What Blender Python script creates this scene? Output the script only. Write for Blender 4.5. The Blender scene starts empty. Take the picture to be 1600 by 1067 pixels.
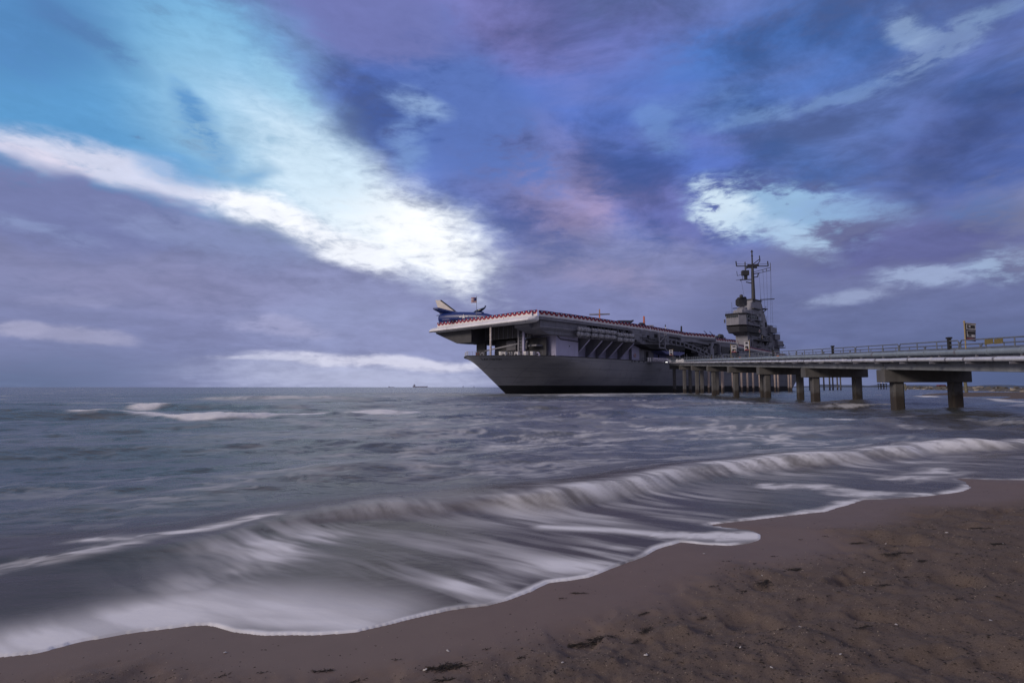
import bpy, bmesh, math, random
import numpy as np
from mathutils import Vector, Matrix, Euler
rad = math.radians
SC = bpy.context.scene
COL = SC.collection
random.seed(7)

# ------------------------------------------------------------------ camera
cam_data = bpy.data.cameras.new('camera')
cam_data.sensor_width = 36.0
cam_data.lens = 20.0
cam_data.clip_start = 0.05
cam_data.clip_end = 30000
cam = bpy.data.objects.new('camera', cam_data)
cam.location = (0, 0, 1.8)
cam.rotation_euler = (rad(90 + 4.579), 0, 0)
COL.objects.link(cam)
SC.camera = cam
SC.view_settings.view_transform = 'Standard'
SC.view_settings.look = 'None'
SC.view_settings.gamma = 1
SC.view_settings.exposure = 0.15
SC.view_settings.use_curve_mapping = False
SC.cycles.max_bounces = 5
SC.cycles.diffuse_bounces = 2
SC.cycles.glossy_bounces = 3
SUN_AZ, SUN_EL = -118.0, 22.0      # degrees, azimuth from +Y towards +X

def lin(c):
    return tuple(((v / 255) / 12.92 if v / 255 <= .04045 else ((v / 255 + .055) / 1.055) ** 2.4) for v in c)

VEIL_AT = 21
# clouds: azimuth, elevation, half width, half height, tilt (degrees), sRGB colour, cover, raggedness, softness
CLOUDS = [
(0.0,27.9,70.2,29.7,0,(91, 110, 166),1.00,0.00,0.50),
(0.0,5.4,79.2,19.1,0,(121, 128, 167),1.00,0.00,0.60),
(5.3,22.8,27.7,15.5,-29,(77, 102, 171),1.00,0.40,0.40),
(-1.3,18.1,12.3,6.2,-44,(87, 108, 173),0.80,0.50,0.80),
(-4.1,34.5,24.9,5.8,-2,(113, 111, 165),0.80,0.30,1.10),
(0.0,31.6,11.4,3.6,-4,(109, 107, 163),0.50,0.40,1.10),
(13.3,31.9,16.3,6.4,-7,(94, 104, 164),0.70,0.40,1.10),
(-21.3,30.8,6.0,4.8,-31,(98, 126, 182),0.60,0.50,1.10),
(-6.6,23.9,8.2,7.6,-27,(88, 118, 183),0.70,0.60,1.10),
(29.3,24.3,21.7,10.4,-13,(70, 104, 169),1.00,0.40,0.70),
(40.3,18.3,9.4,6.7,17,(57, 82, 144),0.90,0.40,1.00),
(18.0,22.4,11.5,7.0,-26,(79, 100, 169),0.80,0.50,1.00),
(41.1,25.7,6.0,4.1,4,(75, 96, 156),0.70,0.50,1.10),
(3.3,19.9,13.5,7.2,-32,(132, 125, 169),0.95,0.40,1.10),
(4.6,18.0,9.3,4.2,-33,(145, 133, 170),0.80,0.50,1.20),
(15.4,16.9,8.4,4.6,-34,(97, 101, 161),0.70,0.50,1.00),
(-34.3,7.2,29.0,10.6,-2,(121, 128, 167),1.00,0.30,0.40),
(-11.5,6.0,21.9,8.2,-7,(139, 146, 185),0.90,0.30,0.80),
(12.8,7.8,27.5,9.4,-7,(119, 126, 169),1.00,0.35,0.60),
(34.2,5.6,22.9,8.5,-4,(99, 108, 149),1.00,0.35,0.60),
(35.8,12.0,11.4,3.6,1,(85, 91, 142),0.90,0.50,0.80),
(-38.1,24.0,19.3,14.2,-4,(90, 148, 198),1.00,0.45,0.60),
(-42.7,27.3,10.6,7.7,23,(77, 121, 174),0.70,0.40,1.00),
(-28.8,25.9,13.4,11.3,-32,(126, 178, 214),0.95,0.10,1.10),
(-23.2,20.6,15.1,9.7,-26,(158, 195, 223),0.90,0.15,1.10),
(-4.7,26.2,15.8,7.6,-39,(87, 112, 177),0.95,0.45,0.90),
(-15.8,33.1,10.1,4.1,-10,(106, 113, 169),0.90,0.60,0.90),
(-12.9,16.2,18.1,7.2,-24,(221, 234, 244),1.00,0.40,1.10),
(-11.0,15.8,13.1,4.6,-23,(246, 248, 252),1.00,0.50,1.10),
(-7.2,12.7,7.5,3.5,-37,(240, 243, 249),0.85,0.70,1.10),
(-15.3,13.0,10.0,2.8,-15,(236, 239, 247),0.90,0.60,1.00),
(-19.7,20.5,12.2,6.1,-28,(196, 218, 235),0.85,0.30,1.10),
(-34.7,17.7,14.3,1.8,-7,(206, 208, 228),0.90,0.50,0.90),
(-23.6,15.8,8.9,2.2,-15,(242, 244, 251),0.90,0.50,0.90),
(-40.6,17.3,5.1,1.2,-4,(213, 205, 222),0.60,0.60,1.00),
(-39.2,13.9,14.6,3.8,-0,(112, 120, 164),1.00,0.40,0.50),
(-28.3,13.3,10.3,2.8,-9,(126, 136, 177),0.90,0.50,0.80),
(-40.3,12.5,5.9,1.1,-5,(140, 156, 195),0.45,0.70,1.20),
(-33.0,9.4,17.2,3.8,-3,(133, 134, 171),0.60,0.40,1.20),
(-38.4,4.7,6.0,1.3,-8,(153, 154, 184),0.75,0.50,0.60),
(-40.3,5.2,2.6,1.1,4,(155, 156, 186),0.70,0.60,0.60),
(-37.3,7.7,4.5,0.9,-0,(139, 142, 178),0.50,0.60,1.00),
(-21.6,5.4,6.7,1.4,-3,(159, 160, 194),0.60,0.60,1.00),
(-41.9,0.2,17.2,4.8,0,(90, 104, 136),0.80,0.20,1.20),
(-12.7,0.9,24.0,3.1,0,(173, 178, 206),0.85,0.20,1.10),
(-10.2,2.6,18.5,0.9,0,(206, 206, 224),0.80,0.50,1.00),
(-21.5,2.2,10.0,0.5,1,(196, 198, 219),0.60,0.60,1.00),
(-30.2,21.8,5.1,2.0,-60,(78, 133, 189),0.80,0.70,1.00),
(-31.5,18.5,4.5,1.6,-12,(98, 151, 200),0.60,0.70,1.10),
(-25.9,19.0,3.1,1.2,19,(105, 155, 200),0.60,0.70,1.10),
(-38.3,26.7,6.3,2.4,-24,(78, 115, 166),0.70,0.70,1.10),
(-10.6,26.7,4.5,1.7,-19,(143, 170, 208),0.70,0.60,1.10),
(-10.5,23.4,3.2,3.4,-5,(120, 150, 199),0.60,0.70,1.20),
(-22.3,26.6,4.8,2.4,-44,(151, 195, 221),0.50,0.70,1.20),
(25.2,16.2,11.2,3.9,-20,(146, 181, 213),0.85,1.30,1.00),
(20.8,17.1,5.2,3.1,-36,(202, 220, 235),0.90,1.10,1.00),
(26.2,13.8,7.0,1.9,-28,(169, 193, 220),0.70,0.80,1.00),
(31.8,15.2,7.0,2.3,-9,(129, 159, 200),0.70,0.70,1.10),
(15.6,24.9,4.6,2.9,-25,(104, 137, 190),0.60,0.70,1.20),
(31.8,24.2,7.5,1.3,-3,(116, 145, 189),0.50,1.20,1.20),
(25.0,24.6,5.8,1.3,6,(108, 139, 189),0.60,0.80,1.10),
(38.7,25.7,4.2,2.4,29,(129, 152, 190),0.55,1.60,1.20),
(36.2,27.8,3.3,1.5,-46,(135, 158, 193),0.70,0.80,1.00),
(41.2,27.0,3.0,1.3,3,(115, 140, 180),0.60,0.80,1.10),
(21.1,26.0,5.8,2.1,-5,(96, 129, 186),0.50,0.70,1.20),
(36.1,9.0,5.5,1.6,-3,(156, 172, 204),0.70,1.20,1.20),
(41.8,9.3,3.3,2.1,-8,(152, 172, 203),0.80,1.20,1.20),
(30.6,7.9,4.8,1.1,1,(150, 162, 195),0.70,0.70,1.00),
(40.8,13.4,4.8,1.7,-5,(87, 116, 168),0.60,0.70,1.20),
(9.1,11.2,8.8,2.3,-12,(140, 135, 170),0.60,0.60,1.20),
(41.9,0.7,13.6,5.7,-1,(74, 88, 123),0.85,0.20,1.20),
(23.1,1.2,17.8,2.4,-0,(119, 128, 163),0.70,0.20,1.10)]

SHORE = [(-4.03,3.67), (-3.69,3.80), (-3.43,3.97), (-3.22,4.02), (-3.04,4.19), (-2.81,4.32), (-2.43,4.47), (-2.32,4.48), (-2.08,4.37), (-1.78,4.31), (-1.41,4.32), (-1.16,4.36), (-0.97,4.48), (-0.75,4.61), (-0.52,4.74), (-0.21,4.88), (0.00,5.02), (0.20,5.22), (0.35,5.40), (0.73,5.54), (1.02,5.83), (1.35,6.17), (1.64,6.50), (1.97,6.79), (2.21,6.71), (2.48,6.66), (2.73,6.74), (2.92,6.93), (3.01,7.11), (2.98,7.32), (2.79,7.45), (2.58,7.62), (3.01,7.80), (3.92,8.18), (4.55,8.43), (5.17,8.93), (5.67,9.33), (6.22,9.38), (6.89,9.60), (7.74,10.01), (8.22,10.38), (8.62,11.00), (8.76,11.46), (9.26,11.30), (9.94,11.23), (12.87,12.23), (18.47,13.87), (27.01,16.20)]
CREST = [(-6.01,5.79), (-5.40,6.17), (-4.56,6.40), (-3.61,6.85), (-3.29,7.49), (-2.61,7.91), (-1.82,8.27), (-0.94,8.56), (0.00,8.88), (0.50,9.03), (1.04,9.44), (1.77,10.01), (3.19,11.08), (4.74,12.23), (7.70,13.87), (10.10,15.15), (12.86,16.53), (16.18,18.18), (22.77,20.45)]
# foam on the water: line of (x, y, half width), strength, 1 = drawn out across the shore
FOAM = [
([(-3.39,4.12,0.49),(-3.00,4.46,0.54),(-2.46,4.81,0.59),(-1.84,4.84,0.56),(-1.16,4.65,0.50)],1.00,1),
([(-2.36,4.61,0.25),(-1.72,4.53,0.23),(-1.18,4.53,0.22)],0.90,1),
([(-2.53,5.51,0.85),(-1.71,5.60,0.83),(-0.94,5.38,0.74),(-0.23,5.33,0.72)],0.76,1),
([(-2.48,6.45,1.09),(-1.47,6.71,1.13),(-0.43,6.50,1.03),(0.41,6.21,0.94)],0.84,1),
([(-1.51,7.62,0.94),(-0.34,7.69,0.94),(0.78,7.14,0.80)],0.55,1),
([(-0.37,8.39,1.03),(0.87,7.91,0.92),(2.31,8.39,1.07)],0.50,1),
([(1.09,9.89,1.08),(2.73,9.89,1.12),(5.15,11.62,1.64),(8.32,12.50,2.10)],0.50,1),
([(-0.20,5.99,0.51),(0.38,5.79,0.48),(0.98,5.99,0.52)],0.75,1),
([(0.41,7.45,0.17),(1.29,7.32,0.16),(1.94,7.05,0.15),(2.51,6.93,0.15)],0.95,1),
([(1.86,7.05,0.28),(2.38,6.99,0.28),(2.90,7.05,0.29)],1.00,0),
([(0.90,6.33,0.22),(1.62,6.71,0.25),(2.25,6.82,0.26)],0.60,1),
([(2.65,7.66,0.15),(3.29,7.88,0.16),(3.97,8.18,0.18),(4.74,8.61,0.20),(5.28,9.03,0.23)],1.00,0),
([(4.63,11.62,0.62),(5.29,10.86,0.56),(5.64,10.01,0.49),(5.73,9.44,0.44)],0.80,1),
([(4.65,10.51,0.44),(5.63,10.38,0.45),(5.94,9.77,0.41),(6.79,9.60,0.41)],0.90,0),
([(5.40,9.77,0.26),(6.29,9.49,0.26),(6.93,9.66,0.28)],0.90,0),
([(7.46,11.23,0.37),(8.94,12.05,0.44),(9.42,12.50,0.48)],0.60,0),
([(9.54,13.87,0.36),(11.06,14.23,0.39),(12.98,14.61,0.44)],0.80,1),
([(-5.14,5.60,0.15),(-4.82,5.95,0.16),(-4.59,6.17,0.17),(-4.28,6.50,0.18)],0.60,0),
([(-4.90,6.76,0.20),(-4.24,6.90,0.20),(-3.77,7.29,0.22),(-3.31,7.91,0.24)],0.60,0),
([(-4.86,6.71,0.13),(-4.21,6.85,0.13),(-3.73,7.23,0.14)],0.75,1),
([(-25.20,34.19,1.03),(-23.92,35.70,1.09),(-18.31,32.81,0.87),(-15.27,34.19,0.91),(-12.81,38.22,1.09),(-8.96,40.11,1.17)],1.25,0),
([(-29.41,45.77,1.23),(-28.74,48.51,1.35),(-27.98,51.60,1.50)],1.20,0),
([(-11.10,38.22,1.22),(-8.54,38.22,1.20),(-6.89,41.12,1.38)],1.00,0),
([(-40.03,79.48,5.27),(-35.55,83.59,5.66),(-29.11,88.15,6.10)],0.80,0),
([(-44.32,59.14,2.71),(-40.17,61.38,2.79)],0.62,0),
([(-25.43,75.75,11.46),(-23.60,105.40,22.00),(-15.98,142.66,40.96)],0.30,0),
([(-10.23,45.77,14.40),(-5.63,45.77,14.16),(-1.32,59.14,24.96)],0.30,0),
([(-2.99,26.85,11.31),(0.00,25.59,10.06),(2.40,21.53,6.87)],0.42,0),
([(-4.55,17.04,2.24),(-3.24,16.20,1.99),(-2.96,19.02,2.74)],0.35,0),
([(0.42,19.02,2.01),(1.24,18.59,1.93),(1.94,17.41,1.69)],0.70,0),
([(5.99,26.85,8.97),(8.05,24.07,7.27),(9.53,19.02,4.67)],0.50,0),
([(14.30,53.29,3.65),(16.39,53.29,3.69)],1.00,0),
([(14.26,31.54,1.21),(16.15,32.16,1.28),(17.60,31.54,1.26)],0.90,0),
([(26.46,59.14,3.80),(31.58,61.38,4.21)],0.60,0),
([(17.63,29.27,1.85),(18.54,25.59,1.50),(19.52,23.05,1.29)],0.35,0),
([(-1.39,12.50,1.55),(0.00,12.05,1.43),(1.54,13.87,1.92)],0.35,0),
([(-5.85,8.84,0.91),(-4.92,9.89,1.07),(-4.27,12.05,1.52)],0.28,0),
([(13.58,121.23,13.92),(31.56,156.50,23.73),(35.16,142.66,19.84)],0.70,0),
([(78.29,112.76,3.36),(73.07,93.23,2.40),(64.78,72.36,1.52)],0.90,0)]

SEAWEED = [(0.49,4.14,3,0.10,1.00), (0.63,4.18,0,0.30,0.80), (-0.40,3.72,0,0.20,1.00), (-0.42,3.56,1,0.00,1.00), (-1.18,3.70,1,0.10,0.70), (1.02,4.58,1,0.50,0.60), (2.30,5.27,3,0.75,1.00), (2.69,5.60,0,0.50,0.90), (1.96,5.00,1,0.50,1.00), (1.76,5.11,2,0.30,1.00), (3.36,5.79,2,0.00,1.00), (3.95,6.01,3,0.30,0.90), (4.81,6.54,1,0.10,0.90), (5.22,6.31,0,0.20,0.90), (4.50,5.88,2,0.40,1.00), (6.72,7.72,1,0.20,1.00), (5.93,7.91,4,0.00,1.00), (2.31,4.71,2,0.60,1.20), (3.16,5.00,1,0.20,0.80), (1.41,4.20,2,1.00,1.00), (0.58,5.09,3,-0.10,0.35), (0.43,4.97,2,0.10,0.70), (2.20,5.92,4,0.20,1.00), (2.44,5.88,4,0.50,1.00), (1.47,4.52,1,0.60,0.60), (0.96,4.23,0,0.80,0.60), (0.84,4.08,3,0.90,0.50), (0.08,3.84,2,0.30,1.00), (-0.75,3.84,4,0.00,1.00), (-1.55,3.68,4,0.20,1.00), (-1.76,3.64,2,0.90,0.80), (3.71,6.90,4,0.10,1.20), (3.37,6.81,4,0.20,1.00), (2.75,6.12,2,0.10,0.80), (-0.17,3.98,4,0.40,1.00), (3.66,5.41,2,0.20,1.00), (5.66,7.05,3,0.15,0.70), (2.43,4.08,1,0.30,0.80), (3.44,4.52,2,0.40,1.00), (1.68,3.89,4,0.20,1.20), (-0.93,3.60,2,0.50,1.00), (3.92,6.62,3,0.20,0.50), (4.06,5.79,0,0.40,0.50)]
SHELLS = [(0.88,3.89), (2.04,4.18), (3.31,5.50), (4.16,6.49), (1.49,3.86), (2.77,4.25), (5.33,6.33), (3.37,4.15), (1.57,3.59), (2.02,3.64), (2.05,6.24), (-0.54,3.68), (6.95,8.63), (5.00,6.70), (0.32,3.76), (2.31,5.41), (-1.93,3.98), (-0.43,3.96)]
# ------------------------------------------------------------------ sky
def make_world():
    w = bpy.data.worlds.new('World'); SC.world = w; w.use_nodes = True
    nt = w.node_tree; nt.nodes.clear()
    N = lambda t: nt.nodes.new(t)
    L = nt.links.new
    out = N('ShaderNodeOutputWorld'); bg = N('ShaderNodeBackground')
    L(bg.outputs[0], out.inputs[0])
    sky = N('ShaderNodeTexSky'); sky.sky_type = 'NISHITA'; sky.sun_disc = False
    sky.sun_elevation = rad(SUN_EL); sky.sun_rotation = rad(SUN_AZ)
    tc = N('ShaderNodeTexCoord')
    d = N('ShaderNodeVectorMath'); d.operation = 'NORMALIZE'; L(tc.outputs['Generated'], d.inputs[0])
    # flattened copy of the direction so that cloud detail lies in layers
    st = N('ShaderNodeVectorMath'); st.operation = 'MULTIPLY'; st.inputs[1].default_value = (1, 1, 2.6)
    L(d.outputs[0], st.inputs[0])
    def noise(scale, detail, rough, src, dist=0.0):
        n = N('ShaderNodeTexNoise'); n.inputs['Scale'].default_value = scale
        n.inputs['Detail'].default_value = detail; n.inputs['Roughness'].default_value = rough
        n.inputs['Distortion'].default_value = dist
        L(src, n.inputs['Vector']); return n
    n_warp = noise(3.2, 4, .55, st.outputs[0])
    n_fine = noise(8.0, 9, .66, st.outputs[0], .5)
    sub = N('ShaderNodeVectorMath'); sub.operation = 'SUBTRACT'; sub.inputs[1].default_value = (.5, .5, .5)
    L(n_warp.outputs['Color'], sub.inputs[0])
    sc = N('ShaderNodeVectorMath'); sc.operation = 'MULTIPLY'; sc.inputs[1].default_value = (.15, .15, .085)
    L(sub.outputs[0], sc.inputs[0])
    dw = N('ShaderNodeVectorMath'); dw.operation = 'ADD'; L(d.outputs[0], dw.inputs[0]); L(sc.outputs[0], dw.inputs[1])
    edge = N('ShaderNodeMath'); edge.operation = 'SUBTRACT'; edge.inputs[1].default_value = .5
    # billows: noise laid on a flat cloud base overhead, so it crowds towards the horizon
    sx = N('ShaderNodeSeparateXYZ'); L(d.outputs[0], sx.inputs[0])
    hz = N('ShaderNodeMath'); hz.operation = 'MAXIMUM'; hz.inputs[1].default_value = 0; L(sx.outputs['Z'], hz.inputs[0])
    ha = N('ShaderNodeMath'); ha.inputs[1].default_value = .16; L(hz.outputs[0], ha.inputs[0])
    iv = N('ShaderNodeMath'); iv.operation = 'DIVIDE'; iv.inputs[0].default_value = 1; L(ha.outputs[0], iv.inputs[1])
    pl = N('ShaderNodeVectorMath'); pl.operation = 'SCALE'; L(d.outputs[0], pl.inputs[0]); L(iv.outputs[0], pl.inputs['Scale'])
    n_bil = noise(3.1, 9, .6, pl.outputs[0], .35)
    bil = N('ShaderNodeMapRange'); bil.interpolation_type = 'SMOOTHSTEP'; bil.inputs[1].default_value = .36; bil.inputs[2].default_value = .66
    bil.inputs[3].default_value = .72; bil.inputs[4].default_value = 1.26; L(n_bil.outputs['Fac'], bil.inputs[0])
    n_wisp = noise(30.0, 5, .6, st.outputs[0], .4)
    ws = N('ShaderNodeMath'); ws.operation = 'MULTIPLY_ADD'; ws.inputs[1].default_value = .55; ws.inputs[2].default_value = -.275
    L(n_wisp.outputs['Fac'], ws.inputs[0])
    av = N('ShaderNodeMath'); av.operation = 'MULTIPLY_ADD'; av.inputs[1].default_value = .5; L(n_bil.outputs['Fac'], av.inputs[0])
    hf = N('ShaderNodeMath'); hf.operation = 'MULTIPLY'; hf.inputs[1].default_value = .5; L(n_fine.outputs['Fac'], hf.inputs[0]); L(hf.outputs[0], av.inputs[2])
    ad = N('ShaderNodeMath'); L(av.outputs[0], ad.inputs[0]); L(ws.outputs[0], ad.inputs[1])
    L(ad.outputs[0], edge.inputs[0])
    def mix(fac, a, b):
        m = N('ShaderNodeMix'); m.data_type = 'RGBA'; m.clamp_factor = True
        for sock, v in ((m.inputs[0], fac), (m.inputs[6], a), (m.inputs[7], b)):
            if isinstance(v, bpy.types.NodeSocket): L(v, sock)
            elif isinstance(v, tuple): sock.default_value = (*v, 1)
            else: sock.default_value = v
        return m.outputs[2]
    # clear sky behind, then the deck of broken cloud over all of it
    clear = N('ShaderNodeVectorMath'); clear.operation = 'SCALE'; clear.inputs['Scale'].default_value = .10
    L(sky.outputs[0], clear.inputs[0])
    tone = N('ShaderNodeMapRange'); tone.inputs[1].default_value = .32; tone.inputs[2].default_value = .68
    L(n_warp.outputs['Fac'], tone.inputs[0])
    cloud = mix(tone.outputs[0], lin((112, 116, 144)), lin((150, 144, 158)))
    col = mix(.9, clear.outputs[0], cloud)
    rags = {}
    def rag(k):           # raggedness: the fine noise eats into or swells a cloud
        k = round(k, 1)
        if k not in rags:
            m = N('ShaderNodeMath'); m.operation = 'MULTIPLY_ADD'; m.inputs[1].default_value = 5.5*k; m.inputs[2].default_value = 1
            L(edge.outputs[0], m.inputs[0]); rags[k] = m.outputs[0]
        return rags[k]
    n_big = noise(1.7, 5, .55, st.outputs[0], .6)
    veil = N('ShaderNodeMapRange'); veil.interpolation_type = 'SMOOTHSTEP'; veil.inputs[1].default_value = .42; veil.inputs[2].default_value = .66; veil.inputs[4].default_value = .28
    L(n_big.outputs['Fac'], veil.inputs[0])
    for num, (az, el, rx, ry, tilt, rgb, alpha, k, soft) in enumerate(CLOUDS):
        if num == VEIL_AT:                                         # grey-violet veil and billows over the dark cloud
            col = mix(veil.outputs[0], col, lin((122, 122, 162)))
            lo = N('ShaderNodeMapRange'); lo.interpolation_type = 'SMOOTHSTEP'; lo.inputs[1].default_value = .10; lo.inputs[2].default_value = .40; lo.inputs[3].default_value = .10; L(hz.outputs[0], lo.inputs[0])   # low cloud is far off and flatter
            bm_ = N('ShaderNodeMix'); bm_.inputs[2].default_value = 1.0; L(lo.outputs[0], bm_.inputs[0]); L(bil.outputs[0], bm_.inputs[3])
            bs = N('ShaderNodeVectorMath'); bs.operation = 'SCALE'; L(col, bs.inputs[0]); L(bm_.outputs[0], bs.inputs['Scale']); col = bs.outputs[0]
        a, e = rad(az), rad(el)
        c = Vector((math.sin(a) * math.cos(e), math.cos(a) * math.cos(e), math.sin(e)))
        east = Vector((math.cos(a), -math.sin(a), 0)); up = east.cross(c)
        if up.z < 0: up = -up
        t = rad(tilt)
        v1 = east * math.cos(t) + up * math.sin(t); v2 = -east * math.sin(t) + up * math.cos(t)
        m3 = Matrix((v1, v2, v1.cross(v2))).transposed()
        mp = N('ShaderNodeMapping'); mp.vector_type = 'TEXTURE'
        mp.inputs['Location'].default_value = c
        mp.inputs['Rotation'].default_value = m3.to_euler()
        mp.inputs['Scale'].default_value = (rad(rx), rad(ry), .6)
        L(dw.outputs[0], mp.inputs['Vector'])
        g = N('ShaderNodeTexGradient'); g.gradient_type = 'SPHERICAL'; L(mp.outputs[0], g.inputs[0])
        ma = N('ShaderNodeMath'); ma.operation = 'MULTIPLY'; L(g.outputs['Fac'], ma.inputs[0]); L(rag(k), ma.inputs[1])
        mr = N('ShaderNodeMapRange'); mr.interpolation_type = 'SMOOTHSTEP'
        mr.inputs[1].default_value = .06; mr.inputs[2].default_value = .06 + .75*soft; mr.inputs[4].default_value = alpha
        L(ma.outputs[0], mr.inputs[0])
        col = mix(mr.outputs[0], col, lin(rgb))
    # fine mottling of the cloud deck
    mo = N('ShaderNodeMapRange'); mo.inputs[1].default_value = .25; mo.inputs[2].default_value = .75
    mo.inputs[3].default_value = .90; mo.inputs[4].default_value = 1.10
    L(ad.outputs[0], mo.inputs[0])
    fin = N('ShaderNodeVectorMath'); fin.operation = 'SCALE'; L(col, fin.inputs[0]); L(mo.outputs[0], fin.inputs['Scale'])
    L(fin.outputs[0], bg.inputs[0]); bg.inputs[1].default_value = 1.0
make_world()

sun_d = bpy.data.lights.new('sun', 'SUN'); sun_d.energy = 1.5; sun_d.angle = rad(16); sun_d.color = (1, .86, .73)
sun = bpy.data.objects.new('sun', sun_d); COL.objects.link(sun)
sv = Vector((math.sin(rad(SUN_AZ)) * math.cos(rad(SUN_EL)), math.cos(rad(SUN_AZ)) * math.cos(rad(SUN_EL)), math.sin(rad(SUN_EL))))
sun.rotation_euler = (-sv).to_track_quat('-Z', 'Y').to_euler()
sun.location = sv * 100

# ------------------------------------------------------------------ helpers
def tag(o, label=None, cat=None, group=None, kind=None):
    if label: o['label'] = label
    if cat: o['category'] = cat
    if group: o['group'] = group
    if kind: o['kind'] = kind
    return o
def empty(name, loc=(0, 0, 0), rz=0, label=None, cat=None, group=None):
    o = bpy.data.objects.new(name, None); COL.objects.link(o)
    o.location = loc; o.rotation_euler = (0, 0, rz); o.empty_display_size = .5
    return tag(o, label, cat, group)
def copy_tree(o, parent=None):
    c = o.copy(); COL.objects.link(c); c.parent = parent
    for ch in list(o.children):
        if ch is not c: copy_tree(ch, c)
    return c

class MB:
    """collects faces; build() links them as ONE mesh object"""
    def __init__(s): s.v = []; s.f = []; s.m = []; s.sm = []
    def add(s, verts, faces, mat=0, smooth=False):
        b = len(s.v); s.v += [tuple(p) for p in verts]
        for f in faces: s.f.append([i + b for i in f]); s.m.append(mat); s.sm.append(smooth)
        return s
    def box(s, x0, x1, y0, y1, z0, z1, mat=0):
        return s.add([(x0,y0,z0),(x1,y0,z0),(x1,y1,z0),(x0,y1,z0),(x0,y0,z1),(x1,y0,z1),(x1,y1,z1),(x0,y1,z1)],
                     [(3,2,1,0),(4,5,6,7),(0,1,5,4),(1,2,6,5),(2,3,7,6),(3,0,4,7)], mat)
    def prism(s, poly, z0, z1, mat=0, top=None):
        """poly (x, y) extruded in z; top = other polygon for the upper ring"""
        top = top or poly; n = len(poly)
        a = sum(poly[i][0]*poly[(i+1)%n][1]-poly[(i+1)%n][0]*poly[i][1] for i in range(n))
        if a < 0: poly = poly[::-1]; top = top[::-1]
        v = [(p[0],p[1],z0) for p in poly] + [(p[0],p[1],z1) for p in top]
        return s.add(v, [list(range(n))[::-1], list(range(n, 2*n))] + [(i,(i+1)%n,n+(i+1)%n,n+i) for i in range(n)], mat)
    def slab(s, poly, axis, a, b, mat=0):
        """polygon in the two other axes, extruded along axis ('x','y') from a to b"""
        n = len(poly)
        mk = (lambda p, q: (q, p[0], p[1])) if axis == 'x' else (lambda p, q: (p[0], q, p[1]))
        v = [mk(p, a) for p in poly] + [mk(p, b) for p in poly]
        return s.add(v, [list(range(n)), list(range(n, 2*n))[::-1]] + [((i+1)%n,i,n+i,n+(i+1)%n) for i in range(n)], mat)
    def tube(s, pts, r, n=8, mat=0, cap=True, smooth=True):
        pts = [Vector(p) for p in pts]; rs = r if isinstance(r, (list, tuple)) else [r]*len(pts)
        ring = []; base = len(s.v); vs = []
        for i, p in enumerate(pts):
            d = (pts[min(i+1, len(pts)-1)] - pts[max(i-1, 0)]).normalized()
            u = d.cross(Vector((0,0,1)))
            if u.length < 1e-3: u = Vector((1,0,0))
            u.normalize(); w = u.cross(d)
            for k in range(n):
                an = 2*math.pi*(k+.5)/n; vs.append(p + (u*math.cos(an) + w*math.sin(an))*rs[i])
        fs = []
        for i in range(len(pts)-1):
            for k in range(n): fs.append((i*n+k, i*n+(k+1)%n, (i+1)*n+(k+1)%n, (i+1)*n+k))
        s.add(vs, fs, mat, smooth)
        if cap: s.add(vs[:n], [list(range(n))[::-1]], mat); s.add(vs[-n:], [list(range(n))], mat)
        return s
    def bar(s, a, b, wx, wz, mat=0):
        """rectangular bar between two points"""
        a, b = Vector(a), Vector(b); d = (b-a).normalized(); u = d.cross(Vector((0,0,1)))
        if u.length < 1e-3: u = Vector((1,0,0))
        u.normalize(); w = u.cross(d); u = u*wx/2; w = w*wz/2
        v = [a-u-w, a+u-w, a+u+w, a-u+w, b-u-w, b+u-w, b+u+w, b-u+w]
        return s.add(v, [(3,2,1,0),(4,5,6,7),(0,1,5,4),(1,2,6,5),(2,3,7,6),(3,0,4,7)], mat)
    def lathe(s, prof, n=16, mat=0, axis='z', c=(0,0,0), smooth=True):
        vs = []
        for r, h in prof:
            for k in range(n):
                a = 2*math.pi*k/n; p = (r*math.cos(a), r*math.sin(a), h)
                if axis == 'x': p = (p[2], p[0], p[1])
                if axis == 'y': p = (p[1], p[2], p[0])
                vs.append((p[0]+c[0], p[1]+c[1], p[2]+c[2]))
        fs = [(i*n+k, i*n+(k+1)%n, (i+1)*n+(k+1)%n, (i+1)*n+k) for i in range(len(prof)-1) for k in range(n)]
        s.add(vs, fs, mat, smooth)
        if prof[0][0] > 1e-4: s.add(vs[:n], [list(range(n))[::-1]], mat)
        if prof[-1][0] > 1e-4: s.add(vs[-n:], [list(range(n))], mat)
        return s
    def build(s, name, mats, parent=None, bevel=0, **kw):
        me = bpy.data.meshes.new(name); me.from_pydata(s.v, [], s.f)
        for m in (mats if isinstance(mats, (list, tuple)) else [mats]): me.materials.append(m)
        me.polygons.foreach_set('material_index', s.m); me.polygons.foreach_set('use_smooth', s.sm)
        bm = bmesh.new(); bm.from_mesh(me); bmesh.ops.recalc_face_normals(bm, faces=bm.faces); bm.to_mesh(me); bm.free()
        o = bpy.data.objects.new(name, me); COL.objects.link(o); o.parent = parent
        if bevel:
            b = o.modifiers.new('bevel', 'BEVEL'); b.width = bevel; b.segments = 1; b.limit_method = 'ANGLE'
        return tag(o, **kw)

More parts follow.
